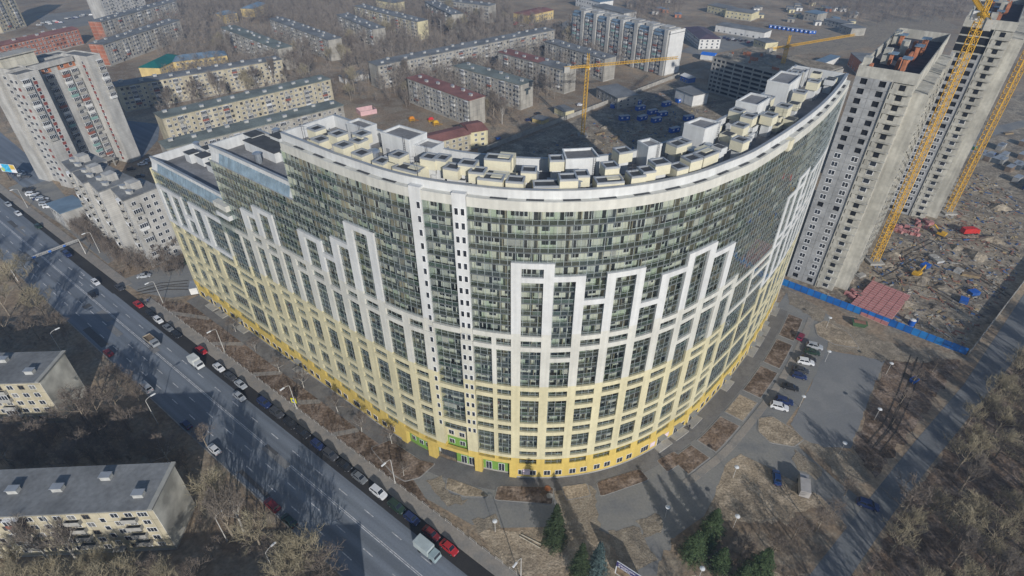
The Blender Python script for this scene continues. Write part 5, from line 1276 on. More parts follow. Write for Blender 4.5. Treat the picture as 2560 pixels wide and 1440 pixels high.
def grow(seed, H, up=.55, limbs=7, spread=1.0, twigw=.035, dens=1.0, trunk_frac=.3):
    """bare broadleaved tree: trunk with limbs, and a crown of branches and twigs"""
    r = random.Random(seed); T = TM(); C = TM()
    R0 = H*.016; base = Vector((0, 0, -.1)); lean = Vector((r.uniform(-.05, .05), r.uniform(-.05, .05), 0))
    def branch(p, d, L, rad, lev):
        n = 3 if lev < 2 else 2; pts = [p]; dd = d.copy()
        for i in range(n):
            dd = (dd + rvec(r)*.22 + Vector((0, 0, up*.22))).normalized(); pts.append(pts[-1] + dd*(L/n))
        for i in range(n):
            a, b = pts[i], pts[i+1]; ra = rad*(1 - i/n*.55); rb = rad*(1 - (i+1)/n*.55)
            if lev <= 1: T.tube(a, b, ra, rb, 5)
            else: C.tube(a, b, max(ra, twigw*1.9), max(rb, twigw*1.2), 3)
        if lev >= 3:
            m = int(6*dens)
            for k in range(m):
                t = r.random(); i = min(n-1, int(t*n)); q = pts[i].lerp(pts[i+1], t*n - i)
                td = (dd*.7 + rvec(r)*.85 + Vector((0, 0, up*.55))).normalized(); tl = L*r.uniform(.45, .95); e = q + td*tl
                C.twig(q, e, twigw*.8, r)
                for _ in range(2):
                    f = q.lerp(e, r.uniform(.3, .8)); C.twig(f, f + (td + rvec(r)*.8).normalized()*tl*.55, twigw*.55, r)
            return
        m = (5 if lev == 1 else 4)
        for k in range(m):
            t = .3 + .7*(k + r.random()*.8)/m; t = min(t, .99); i = min(n-1, int(t*n)); q = pts[i].lerp(pts[i+1], t*n - i)
            side = dd.cross(rvec(r)).normalized(); nd = (dd*.65 + side*.75*spread + Vector((0, 0, up*.25))).normalized()
            branch(q, nd, L*r.uniform(.45, .68), rad*.5, lev + 1)
    top = base; zc = H*trunk_frac; T.tube(base, base + Vector((0, 0, zc)) + lean*zc, R0*1.25, R0, 7); p = base + Vector((0, 0, zc)) + lean*zc
    # leader
    q = p; n = 4; pts = [p]
    for i in range(n):
        q2 = q + Vector((r.uniform(-.08, .08), r.uniform(-.08, .08), 1))*(H*.42/n); T.tube(q, q2, R0*(1 - i/n*.7), R0*(1 - (i+1)/n*.7), 6); q = q2; pts.append(q)
    ga = r.uniform(0, 6)
    for k in range(limbs):
        t = k/limbs; i = min(n-1, int(t*n)); s = pts[i].lerp(pts[i+1], t*n - i); ga += 2.4
        d = Vector((math.cos(ga)*spread, math.sin(ga)*spread, up*.9 + t*.9)).normalized(); branch(s, d, H*.36*(1.05 - t*.45), R0*.55*(1 - t*.5), 1)
    branch(q, Vector((0, 0, 1)), H*.22, R0*.3, 2)
    return T, C
BARK = M('grey brown bark', (.26, .22, .17), .95, .2, 2.0); BIRCH = M('pale birch bark', (.42, .40, .36), .9, .25, 3.0)
TW = [M('brown twigs', (.21, .175, .145), .95, .18, .05, obj=False), M('tan twigs', (.34, .295, .20), .95, .15, .05), M('grey twigs', (.25, .215, .18), .95, .15, .05)]
PROTO = []
for sd, H, up, limbs, spread, tw, bark, cm in ((1, 13, .55, 8, 1.0, .030, BARK, 0), (2, 15, .7, 9, .8, .030, BARK, 1), (3, 11, .45, 8, 1.15, .030, BARK, 0), (4, 16, .9, 10, .55, .028, BIRCH, 2), (5, 14, .6, 8, .95, .032, BARK, 1), (6, 18, 1.0, 11, .5, .032, BARK, 2), (7, 12, .5, 9, 1.0, .030, BIRCH, 0)):
    T, C = grow(sd*17, H, up, limbs, spread, tw); PROTO.append((T.mesh('trunk', bark), C.mesh('crown', TW[cm]), H))
def tree(i, p, sc, rz, label, group, name='bare_tree'):
    t = thing(name, label, 'tree', (p[0], p[1], 0), rz, group); t.scale = (sc, sc, sc*RND.uniform(.92, 1.1))
    link('trunk', PROTO[i][0], t); link('crown', PROTO[i][1], t); return t
# trees that the photograph shows one by one (foot of the trunk, kind, height)
def trees_at(lst, label, group):
    for x, y, k, h in lst:
        p = at(x, y); tree(k, p, h/PROTO[k][2], RND.uniform(0, 6.28), label, group)
trees_at(((60,735,4,14),(25,790,1,15),(118,800,4,13),(30,850,0,11),(100,850,2,10),(160,840,0,9),(15,690,1,13),(70,690,4,10)), 'bare pale tree on the dark ground left of the road', 'bare trees at the road edge')
trees_at(((225,1065,2,13),(262,1060,0,12),(300,1030,2,10),(118,1120,2,9),(235,1155,2,11),(30,1165,6,9),(185,1180,0,8),(330,1080,0,9),(352,1010,0,8),(60,1090,0,8),(150,1075,2,7),(300,965,2,8),(335,985,0,8)), 'bare tree between the two near grey roofed blocks', 'trees between the near blocks')
trees_at(((428,1165,6,11),(395,1140,2,8),(470,1180,0,8)), 'bare birch at the gable of the near block', 'birches at the near gable')
trees_at(((568,1300,1,16),(610,1330,3,15),(655,1375,4,13),(520,1120,0,8),(585,1345,5,14),(540,1240,0,7),(640,1310,0,8)), 'tall bare tree on the road verge below the near gable', 'tall verge trees')
trees_at(((130,1400,3,14),(200,1410,3,14),(60,1440,1,11),(300,1440,1,10),(20,1400,3,12),(160,1480,1,12),(255,1470,4,11),(95,1500,1,12),(340,1480,4,11),(400,1450,0,8),(440,1490,1,11),(30,1490,4,11),(205,1520,1,13),(300,1520,1,13),(500,1470,0,9)), 'bare tree close before the long side of the near block', 'trees before the near block')
trees_at(((780,1440,4,14),(745,1430,1,13),(700,1400,0,9),(820,1450,2,12),(735,1480,4,12)), 'bare tree at the roadside by the lower stretch of kerb', 'roadside trees by the lower kerb')
trees_at(((440,640,6,9),(405,660,2,8)), 'small bare tree at the end wall of the sawtooth block', 'trees at the sawtooth block')
trees_at(((640,880,6,6),(700,930,6,6),(760,970,6,6),(845,1030,6,7),(905,1080,6,7),(980,1110,6,6),(590,830,6,6),(1010,1190,6,5)), 'slim young tree in the brown bed along the new building', 'young trees in the long bed')
# forest right of the dark road
R7 = random.Random(21); n = 0; FORP = PX((2478,985),(2352,1140),(2245,1290),(2150,1440),(2180,1600),(2900,1600),(2900,860),(2560,880))
xs = [p[0] for p in FORP]; ys = [p[1] for p in FORP]; pts = []
while len(pts) < 105 and n < 6000:
    n += 1; p = (R7.uniform(min(xs), max(xs)), R7.uniform(min(ys), max(ys)))
    if inside(p, FORP) and all((p[0]-q[0])**2 + (p[1]-q[1])**2 > 14 for q in pts): pts.append(p)
TK = {0: 'round crowned', 1: 'tall tan', 4: 'broad tan', 5: 'slender upright'}
def thick_label(k, p):
    e = min(math.hypot(p[0]-(a[0]+(b[0]-a[0])*t), p[1]-(a[1]+(b[1]-a[1])*t)) for a, b in zip(FORP[:3], FORP[1:4]) for t in (0, .25, .5, .75, 1))
    return 'bare %s tree %s right of the dark road' % (TK[k], 'at the edge of the thicket' if e < 8 else 'in the thicket' if e < 25 else 'deep in the thicket')
for p in pts: k = R7.choice((0, 1, 1, 1, 4, 4, 4, 5)); tree(k, p, R7.uniform(8, 13)/PROTO[k][2], R7.uniform(0, 6), thick_label(k, p), thick_label(k, p).replace('bare ', '') + ' group')
trees_at(((2280,960,0,6),(2250,1010,2,6),(2330,930,0,6),(2230,1060,2,5),(2040,1330,0,8),(1980,1350,2,7),(1930,1390,0,7),(2080,1290,2,6),(2110,1240,0,6),(1850,1390,2,7),(2180,1180,0,5)), 'small bare tree on the rough ground beside the dark road', 'scrub beside the dark road')
# courtyards between the panel blocks
YARDS = ((( 700,150),(860,120),(940,160),(920,230),(870,260),(830,200)), ((940,180),(1000,190),(1170,270),(1130,300),(1000,270),(900,240)), ((1060,170),(1130,170),(1290,225),(1230,290),(1215,240),(1080,200)), ((1230,140),(1400,190),(1400,230),(1340,260),(1335,205),(1200,160)),
         ((560,100),(690,135),(740,180),(700,190),(460,120)), ((700,60),(830,120),(860,140),(740,130)), ((860,80),(1040,70),(1080,110),(960,150),(880,140)), ((430,220),(700,165),(830,190),(800,215),(420,290)), ((1060,60),(1240,20),(1280,60),(1100,110)), ((1360,110),(1420,80),(1560,160),(1520,190)))
pts = []; n = 0
YP = [PX(*y) for y in YARDS]
area = [abs(sum(P[i][0]*P[(i+1) % len(P)][1] - P[(i+1) % len(P)][0]*P[i][1] for i in range(len(P))))/2 for P in YP]
while len(pts) < 108 and n < 9000:
    n += 1; P = R7.choices(YP, area)[0]; x0 = min(p[0] for p in P); x1 = max(p[0] for p in P); y0 = min(p[1] for p in P); y1 = max(p[1] for p in P)
    p = (R7.uniform(x0, x1), R7.uniform(y0, y1))
    if inside(p, P) and not in_foot(p, 2.5) and all((p[0]-q[0])**2 + (p[1]-q[1])**2 > 30 for q in pts): pts.append(p)
YN = ('block behind the stepped roofs', 'ochre grey block', 'half shaded block', 'first brick gabled block', 'second brick gabled block', 'green roofed block', 'grey roofed block', 'yellow gabled block', 'short hidden block', 'block deep in the trees', 'farthest block', 'very long block', 'red roofed block', 'stained gable block', 'half red roofed block', 'block next to the tall slab')
YK = {0: 'round', 1: 'tall tan', 3: 'slim birch like', 4: 'broad', 5: 'slender', 6: 'pale stemmed'}
def yard_label(k, p):
    def dist(f):
        dx, dy = p[0]-f[0], p[1]-f[1]; x = dx*math.cos(f[2]) + dy*math.sin(f[2]); y = -dx*math.sin(f[2]) + dy*math.cos(f[2])
        return math.hypot(max(0, -x, x - f[3]), max(0, -y, y - f[4]))
    i = min(range(16), key=lambda j: dist(FOOT[j])); return 'bare %s tree beside the five storey %s' % (YK[k], YN[i])
for p in pts: k = R7.choice((0, 1, 3, 3, 4, 5, 5, 6)); tree(k, p, R7.uniform(11, 17)/PROTO[k][2], R7.uniform(0, 6), yard_label(k, p), yard_label(k, p).replace('bare ', '') + ' group')
trees_at(((1235,300,5,16),(1255,310,3,14),(1215,300,1,12),(1285,300,0,9),(1300,320,2,8),(1240,325,2,8)), 'tall bare tree beside the red roofed block', 'trees beside the red roofed block')
# far woods as one mass
def far_tree(r, H):
    V = []; F = []
    def tri(a, b, w):
        d = b - a; q = d.cross(rvec(r)).normalized()*w; k = len(V); V.extend([tuple(a - q), tuple(a + q), tuple(b)]); F.append((k, k+1, k+2))
    tri(Vector((0, 0, 0)), Vector((r.uniform(-.4, .4), r.uniform(-.4, .4), H*.95)), .16)
    for i in range(16):
        z = H*(.22 + .6*i/16); a = r.uniform(0, 6.3); L = H*.32*(1.1 - i/16*.6); p = Vector((0, 0, z)); e = p + Vector((math.cos(a), math.sin(a), r.uniform(.7, 1.3))).normalized()*L; tri(p, e, .07)
        for j in range(13):
            q = p.lerp(e, r.uniform(.2, 1)); tri(q, q + (rvec(r) + Vector((0, 0, .6))).normalized()*r.uniform(.8, 2.4), .05)
    return np.array(V, dtype=np.float32), np.array(F, dtype=np.int32)
R8 = random.Random(4); FT = [far_tree(R8, h) for h in (10, 12, 14, 15, 17)]
def wood(name, polys, count, label, mat, seed, hmul=1.0):
    r = random.Random(seed); VV = []; FF = []; off = 0; k = 0; tries = 0
    A = [abs(sum(P[i][0]*P[(i+1) % len(P)][1] - P[(i+1) % len(P)][0]*P[i][1] for i in range(len(P))))/2 for P in polys]
    while k < count and tries < count*12:
        tries += 1; P = r.choices(polys, A)[0]; p = (r.uniform(min(q[0] for q in P), max(q[0] for q in P)), r.uniform(min(q[1] for q in P), max(q[1] for q in P)))
        if not inside(p, P) or in_foot(p, 2.0): continue
        V, F = r.choice(FT); a = r.uniform(0, 6.3); s = r.uniform(.7, 1.15)*hmul; c, sn = math.cos(a)*s, math.sin(a)*s
        W = np.empty_like(V); W[:, 0] = V[:, 0]*c - V[:, 1]*sn + p[0]; W[:, 1] = V[:, 0]*sn + V[:, 1]*c + p[1]; W[:, 2] = V[:, 2]*s
        VV.append(W); FF.append(F + off); off += len(V); k += 1
    o = link(name, mesh_np(name, np.concatenate(VV), np.concatenate(FF), mat)); o['kind'] = 'stuff'; tag(o, label, 'wood')
WOODS = [PX(*w) for w in (((400,120),(560,70),(860,130),(700,190),(420,270)), ((300,0),(1250,-20),(1290,50),(1390,70),(960,150),(860,130),(700,60),(560,70),(450,90)), ((870,150),(1390,80),(1560,160),(1440,230),(1240,300),(1000,270),(880,250)), ((430,310),(840,205),(850,235),(430,350)), ((440,240),(720,160),(830,180),(500,255)))]
wood('front_wood', [PX((430,235),(700,178),(700,190),(430,255)), PX((420,318),(830,222),(830,238),(420,340)), PX((700,265),(850,232),(850,250),(700,285)), PX((960,215),(1010,205),(1170,275),(1120,290)), PX((270,135),(450,80),(450,100),(280,160))], 330, 'bare trees standing close before the panel block fronts', TW[2], 31, 1.15)
wood('far_wood', WOODS, 2900, 'bare far woodland around the panel blocks', TW[2], 1)
wood('far_wood', [PX((1560,10),(1720,-10),(1700,60),(1570,70)), PX((1900,-30),(2440,-40),(2400,50),(2250,75),(2130,60),(2000,20))], 700, 'grey brown far woodland behind the scrap yard', TW[0], 2)
wood('roadside_scrub', [PX((95,560),(150,560),(330,690),(450,690),(470,660),(330,650),(200,540))], 260, 'dense brown bushes below the sawtooth block', TW[0], 3, .42)
wood('bed_scrub', [[p[:2] for p in [FP(s, 5.2, 0) for s in range(4, 100, 6)]] + [RT(-70, 50)[:2], RT(-188, 50)[:2]]], 230, 'low brown scrub in the long bed by the new building', TW[0], 5, .13)
wood('thicket_scrub', [FORP], 260, 'undergrowth of the thicket right of the dark road', TW[0], 6, .34)
wood('verge_scrub', [PX((2220,910),(2400,905),(2180,1190),(2135,1130)), PX((1700,1350),(1960,1310),(2110,1330),(2000,1440),(1680,1440))], 150, 'low scrub on the rough verges', TW[0], 7, .16)
wood('left_scrub', [PX((0,700),(120,790),(330,960),(560,1200),(840,1440),(500,1440),(480,1200),(250,900),(150,880),(0,880)), PX((0,1060),(380,1040),(420,1160),(0,1180))], 330, 'bare undergrowth left of the road', TW[0], 8, .35)
wood('far_left_scrub', [PX((0,210),(40,260),(60,330),(0,330)), PX((-200,500),(0,640),(-100,700),(-300,640))], 120, 'brown bushes beyond the brick tower', TW[0], 9, .6)
wood('lower_wood', [[(30, 18), (120, 18), (120, 58), (78, 52), (60, 40), (34, 36)]], 70, 'bare wood below the dark road', TW[1], 12, 1.1)
# conifers
def conifer(seed, H, R, droop, col):
    r = random.Random(seed); T = TM(); C = TM(); T.tube(Vector((0, 0, -.1)), Vector((0, 0, H)), H*.018, .02, 6)
    n = int(H*2.4)
    for i in range(n):
        t = i/n; z = H*(.07 + .91*t); rad = R*(1 - t)**.85*r.uniform(.85, 1.1); m = 9 if t < .7 else 6
        for j in range(m):
            a = 6.283*j/m + r.uniform(-.3, .3) + i; L = rad*r.uniform(.75, 1.1) + .12; d = Vector((math.cos(a), math.sin(a), -droop)); p = Vector((0, 0, z)); e = p + d*L; sd = Vector((-math.sin(a), math.cos(a), 0))
            C.twig(p, e, .03, r)
            for q in range(9):
                f = .2 + .8*q/9; b = p.lerp(e, f); w = (.16 + .5*(1 - f))*L*.55*r.uniform(.7, 1.2)
                for sg in (-1, 1): C.twig(b, b + (sd*sg*.9 + d*.6 + Vector((0, 0, r.uniform(-.5, .15)))).normalized()*(w + .12), .075, r)
    return T.mesh('trunk', BARK), C.mesh('crown', col)
SPR = conifer(3, 13, 2.7, .28, M('dark spruce needles', (.045, .065, .030), .9, .3, .6)); BSP = conifer(5, 11, 2.5, .22, M('blue spruce needles', (.085, .125, .120), .9, .25, .6)); PIN = conifer(9, 9, 3.0, .02, M('green pine needles', (.07, .105, .045), .9, .3, .6))
for me, x, y, s, lab in ((SPR, 1386, 1362, 1.2, 'dark green spruce standing by the driveway'), (BSP, 1490, 1436, 1.15, 'blue grey spruce beside the sign board'), (SPR, 1448, 1440, 1.0, 'dark spruce half hidden beside the blue grey spruce'),
    (PIN, 1775, 1335, 1.1, 'bushy green pine at the bend of the driveway'), (PIN, 1728, 1396, 1.2, 'bushy green pine in the middle of the pine clump'), (PIN, 1758, 1372, .95, 'small green pine between two larger pines'), (PIN, 1890, 1448, 1.35, 'broad bright green pine apart from the clump'), (PIN, 1850, 1462, .9, 'bright green pine behind the broad one'), (PIN, 1795, 1425, 1.0, 'dark pine on the slope below the clump')):
    p = at(x, y); t = thing('conifer_tree', lab, 'tree', p, RND.uniform(0, 6), None); t.scale = (s, s, s); link('trunk', me[0], t); link('crown', me[1], t)
# ------------------------------------------------------------------ vehicles
TYRE = M('tyre rubber', (.02, .02, .02), .9, .2, 1.0); RIM = M('alloy rim', (.35, .36, .38), .4, .1, 2, metal=.6)
CGL = M('car glass', (.015, .018, .022), .08, .2, 1, spec=.7); LAMPW = M('headlamp glass', (.6, .62, .65), .2, .05, 1); LAMPR = M('tail lamp glass', (.30, .01, .01), .3, .05, 1)
def paint(n, c): return M('car paint ' + n, c, .28, .04, .5, spec=.6)
PAINT_C = {'white': (.66, .67, .68), 'silver': (.38, .40, .42), 'grey': (.16, .17, .18), 'black': (.018, .019, .022), 'dark grey': (.055, .058, .065), 'red': (.40, .02, .025), 'dark red': (.16, .015, .02), 'dark blue': (.015, .03, .10), 'blue': (.03, .09, .26), 'dark green': (.02, .045, .03), 'beige': (.42, .38, .30), 'maroon': (.20, .02, .05)}
for k, c in PAINT_C.items(): paint(k, c)
def loft(mb, prof):
    """closed hull through stations (x, half width bottom, half width top, z bottom, z top)"""
    k = len(mb.v)
    for x, wb, wt, zb, zt in prof:
        mb.v += [(x, -wb, zb), (x, wb, zb), (x, wt*1.0, zb + (zt - zb)*.62), (x, wt*.93, zt), (x, -wt*.93, zt), (x, -wt, zb + (zt - zb)*.62)]
    n = len(prof)
    for i in range(n - 1):
        for j in range(6):
            a = k + i*6 + j; b = k + i*6 + (j+1) % 6; mb.f.append((a, a + 6, b + 6, b)); mb.mi.append(mb.m)
    mb.f.append(tuple(k + j for j in range(6))); mb.mi.append(mb.m); mb.f.append(tuple(k + (n-1)*6 + j for j in reversed(range(6)))); mb.mi.append(mb.m)
CARM = {}
def car_meshes(kind):
    if kind in CARM: return CARM[kind]
    if kind == 'sedan': L, W, H, hood, cab = 4.5, .87, 1.45, .80, ((-1.75, .92), (-1.05, 1.42), (.45, 1.45), (1.25, .92))
    elif kind == 'hatch': L, W, H, hood, cab = 4.1, .85, 1.52, .84, ((-1.95, .95), (-1.55, 1.46), (.35, 1.52), (1.15, .95))
    elif kind == 'suv': L, W, H, hood, cab = 4.7, .93, 1.72, .98, ((-2.2, 1.05), (-1.85, 1.66), (.45, 1.72), (1.25, 1.08))
    else: L, W, H, hood, cab = 5.3, .98, 2.15, 1.05, ((-2.6, 1.2), (-2.5, 2.1), (1.3, 2.15), (2.2, 1.15))
    h = L/2; mb = MB(); tz = cab[0][1]
    loft(mb, [(-h, W*.82, W*.86, .38, tz - .12), (-h + .18, W*.95, W*.97, .26, tz), (-h + .9, W, W, .22, tz + .02), (h - 1.1, W, W, .22, hood + .06), (h - .25, W*.95, W*.94, .26, hood - .12), (h, W*.80, W*.82, .36, hood - .28)])
    # pillars and roof
    x0, x1, x2, x3 = cab[0][0], cab[1][0], cab[2][0], cab[3][0]; zr = cab[2][1]; wt = W*.74
    zb = tz - .05
    mb.hexa([(x0, -W*.92, zb), (x3, -W*.92, zb), (x3, W*.92, zb), (x0, W*.92, zb), (x1, -wt, zr - .03), (x2, -wt, zr), (x2, wt, zr), (x1, wt, zr - .03)])
    body = mb
    def lerp(a, b, t): return tuple(a[i] + (b[i] - a[i])*t for i in range(3))
    def inset(q, tx0, tx1, tz0, tz1, nrm):
        a, b, c, d = q; g = lambda u, v: lerp(lerp(a, b, u), lerp(d, c, u), v)
        r = [g(tx0, tz0), g(tx1, tz0), g(tx1, tz1), g(tx0, tz1)]; o = [tuple(p[i] + nrm[i]*.02 for i in range(3)) for p in r]; i_ = [tuple(p[i] - nrm[i]*.02 for i in range(3)) for p in r]
        m = MB(); m.hexa([i_[0], i_[1], o[1], o[0], i_[3], i_[2], o[2], o[3]]); return m
    bl = (x0, -W*.92, zb); br = (x3, -W*.92, zb); tr = (x2, -wt, zr); tl = (x1, -wt, zr - .03)
    S = [inset((bl, br, tr, tl), .08, .48, .2, .86, (0, -1, .2)), inset((bl, br, tr, tl), .52, .93, .2, .86, (0, -1, .2))]
    bl2 = (x0, W*.92, zb); br2 = (x3, W*.92, zb); tr2 = (x2, wt, zr); tl2 = (x1, wt, zr - .03)
    S += [inset((bl2, br2, tr2, tl2), .08, .48, .2, .86, (0, 1, .2)), inset((bl2, br2, tr2, tl2), .52, .93, .2, .86, (0, 1, .2))]
    wind = inset((br, br2, tr2, tr), .06, .94, .16, .92, (.8, 0, .6)); rear = inset((bl, bl2, tl2, tl), .08, .92, .25, .9, (-.8, 0, .6))
    wh = MB(); wh.tube((0, -.11, 0), (0, .11, 0), .33, n=12); wh.m = 1; wh.tube((0, -.12, 0), (0, .12, 0), .19, n=8)
    hl = MB(); hl.box(-.12, .05, -.2, .2, -.07, .07)
    R = dict(body=body, side=[m.mesh('side_window', CGL) for m in S], wind=wind.mesh('windscreen', CGL), rear=rear.mesh('rear_window', CGL), wheel=wh.mesh('wheel', [TYRE, RIM]), hl=hl.mesh('headlamp', LAMPW), tl=hl.mesh('tail_lamp', LAMPR), L=L, W=W, hood=hood, tz=tz, bodies={})
    CARM[kind] = R
    return R
def car(kind, colr, p, rz, label, group):
    R = car_meshes(kind)
    if colr not in R['bodies']: R['bodies'][colr] = R['body'].mesh('body', paint(colr, PAINT_C[colr]))
    t = thing('car' if kind != 'van' else 'van', label, 'car' if kind != 'van' else 'van', (p[0], p[1], .03), rz, group)
    link('body', R['bodies'][colr], t)
    for m in R['side']: link('side_window', m, t)
    link('windscreen', R['wind'], t); link('rear_window', R['rear'], t)
    for x in (R['L']*.31, -R['L']*.30):
        for y in (-1, 1): link('wheel', R['wheel'], t, (x, y*(R['W'] - .06), .33))
    for y in (-1, 1):
        link('headlamp', R['hl'], t, (R['L']/2 - .08, y*R['W']*.58, R['hood'] - .3)); link('tail_lamp', R['tl'], t, (-R['L']/2 + .1, y*R['W']*.6, R['tz'] - .28))
    return t
RZ = math.atan2(RU[1], RU[0]); KN = {'sedan': 'saloon', 'hatch': 'hatchback', 'suv': 'estate car', 'van': 'van'}
def road_n(p): return p.x*RV[0] + p.y*RV[1]
for x, y, k, c, d in ((383,780,'hatch','black',1),(400,797,'hatch','white',1),(423,817,'sedan','grey',1),(445,832,'sedan','black',1),(551,915,'sedan','white',1),(580,937,'sedan','dark grey',1),(605,958,'sedan','silver',1),(667,1002,'suv','dark blue',1),(698,1027,'suv','dark grey',1),(731,1055,'suv','black',1),(762,1078,'suv','black',1),(798,1107,'hatch','dark blue',1),(830,1132,'suv','dark grey',1),(863,1160,'sedan','black',1),(901,1190,'sedan','grey',1),(950,1226,'suv','white',1),(995,1262,'suv','dark green',1),(1034,1290,'hatch','dark blue',1),(1080,1330,'sedan','dark red',1),(1125,1365,'sedan','red',1),(350,758,'sedan','red',1)):
    p = at(x, y, .7); n = road_n(p); t_ = p.x*RU[0] + p.y*RU[1]; p = Vector(RT(t_, 44.9)); car(k, c, p, RZ + RND.uniform(-.03, .03), '%s %s parked at the kerb of the dark lane' % (c, KN[k]), 'cars parked along the dark lane')
for x, y, k, c, d in ((239,705,'hatch','white',1),(231,735,'sedan','black',1),(298,718,'sedan','dark grey',1),(503,875,'sedan','red',1),(598,990,'sedan','silver',1),(168,635,'suv','dark blue',1),(95,565,'sedan','dark green',1),(45,533,'sedan','white',1),(20,510,'sedan','silver',1),(270,880,'sedan','dark red',-1),(535,1122,'sedan','white',-1),(465,1060,'hatch','dark blue',-1),(365,968,'van','silver',-1),(680,1262,'suv','dark red',-1),(722,1300,'sedan','dark green',-1)):
    p = at(x, y, .7); car(k, c, p, RZ + (0 if d > 0 else math.pi), '%s %s on the wide road' % (c, KN[k]) + (' near the left kerb' if d < 0 else ' in the lanes beside the dark lane'), 'cars on the wide road')
lorry('pickup_truck', 'flat bed lorry with brown load on the wide road', at(382, 858), RZ, (.30, .32, .34), (.34, .30, .24), True, L=6.4)
lorry('box_truck', 'white box lorry driving on the wide road', at(494, 914), RZ, (.60, .62, .62), (.58, .60, .58), L=5.2)
lorry('box_truck', 'pale blue grey box lorry beside the two red cars', at(1070, 1382), RZ, (.30, .38, .40), (.44, .50, .50), L=6.2)
pa = math.atan2(*reversed(at(2020, 890) - at(2045, 880)).to_tuple()[1:]) if False else math.radians(-20)
for x, y, k, c in ((2036,866,'suv','silver'),(2030,880,'sedan','dark green'),(2022,897,'hatch','black'),(2014,905,'suv','white'),(2002,925,'sedan','dark grey'),(1998,940,'hatch','dark blue'),(1976,968,'sedan','black'),(1960,1003,'suv','dark blue'),(1948,1017,'suv','white')):
    car(k, c, at(x, y, .5), pa + RND.uniform(-.04, .04), '%s %s parked beside the blue grey parking lot' % (c, KN[k]), 'cars beside the parking lot')
car('hatch', 'maroon', at(2002, 842, .5), .9, 'maroon hatchback standing alone near the blue hoarding', None)
car('sedan', 'blue', at(1942, 1194, .5), math.radians(75), 'light blue saloon standing on the dry grass island', None)
car('suv', 'dark blue', at(2170, 1262, .5), math.radians(-25), 'dark blue estate car leaving the driveway by the dark road', None)
lorry('box_truck', 'grey box lorry standing in the shade on the dry grass', at(2005, 1222), math.radians(70), (.30, .30, .31), (.40, .38, .36), L=6.0)
for x, y, a, c, k in ((360,690,.25,'silver','sedan'),(430,672,.45,'black','suv'),(470,655,.45,'dark green','sedan'),(1345,284,.6,'black','sedan'),(1450,262,.3,'white','hatch'),(1322,300,.5,'dark blue','hatch'),(357,410,.4,'white','sedan'),(370,402,.4,'silver','sedan'),(328,422,.3,'black','hatch'),(350,440,.3,'dark grey','sedan'),(400,425,.3,'dark blue','sedan')):
    car(k, c, at(x, y, .5), a, '%s %s standing in a courtyard drive' % (c, KN[k]), 'cars in the courtyards')
R9 = random.Random(9)
def lot(n, x0, x1, y0, y1, label, group, a):
    for i in range(n):
        c = R9.choice(('white', 'silver', 'black', 'dark grey', 'dark blue', 'red', 'grey', 'black')); k = R9.choice(('sedan', 'hatch', 'suv')); x = x0 + (x1 - x0)*(i + R9.uniform(.1, .9))/n; y = y0 + (y1 - y0)*(i/n) + R9.uniform(-4, 4)
        car(k, c, at(x, y, .4), a + R9.uniform(-.1, .1), '%s %s %s' % (c, KN[k], label), group)
lot(12, 70, 128, 478, 520, 'parked before the low shop by the sawtooth block', 'cars before the low shop', .2)
lot(7, 20, 70, 425, 440, 'parked under the billboard', 'cars under the billboard', .2)
lot(16, 95, 245, 64, 34, 'in the far car park beyond the brick house', 'cars in the far car park', .5)
lot(12, 1800, 1890, 92, 112, 'in the car yard beside the white office', 'cars in the car yard', .9)
lot(7, 1270, 1340, 62, 60, 'beside the yellow hall', 'cars beside the yellow hall', .3)
# ------------------------------------------------------------------ street furniture
POLE = M('galvanised lamp pole', (.50, .49, .46), .6, .08, .5); LHEAD = M('white lamp head', (.70, .71, .70), .5, .04, .5)
lp = MB(); lp.tube((0, 0, 0), (0, 0, 8.6), .12, .07, n=8)
for i in range(5):
    a = i/5*1.4; b = (i+1)/5*1.4; lp.tube((1.9*(1 - math.cos(a)), 0, 8.6 + .75*math.sin(a)), (1.9*(1 - math.cos(b)), 0, 8.6 + .75*math.sin(b)), .06, n=6)
lp = lp.mesh('pole', POLE); lh = MB(); lh.frus(1.4, 2.7, -.2, .2, 9.22, 1.5, 2.6, -.14, .14, 9.42); lh = lh.mesh('lamp_head', LHEAD); lb = MB(); lb.tube((0, 0, 0), (0, 0, .5), .24, n=8); lb = lb.mesh('base', CONC)
def street_lamp(p, rz, lab, grp):
    t = thing('street_lamp', lab, 'street lamp', p, rz, grp); link('pole', lp, t); link('lamp_head', lh, t); link('base', lb, t)
NR = math.atan2(-RV[1], -RV[0])
for x, y in ((408,758),(562,880),(988,1208),(1302,1452),(250,632),(742,1022),(70,520)): street_lamp(at(x, y), NR, 'tall street lamp on the pavement beside the dark lane', 'street lamps by the dark lane')
for x, y in ((568,1352),(160,890),(690,1440),(395,1060)): street_lamp(at(x, y), NR + math.pi, 'tall street lamp among the trees left of the road', 'street lamps left of the road')
gp = MB(); gp.tube((0, 0, 0), (0, 0, 4.2), .07, .05, n=6); gp = gp.mesh('pole', POLE); gh = MB()
gh.tube((0, 0, 4.2), (0, 0, 4.28), .55, .55, n=14); gh.tube((0, 0, 4.28), (0, 0, 4.42), .55, .15, n=14); gh = gh.mesh('lamp_disc', LHEAD)
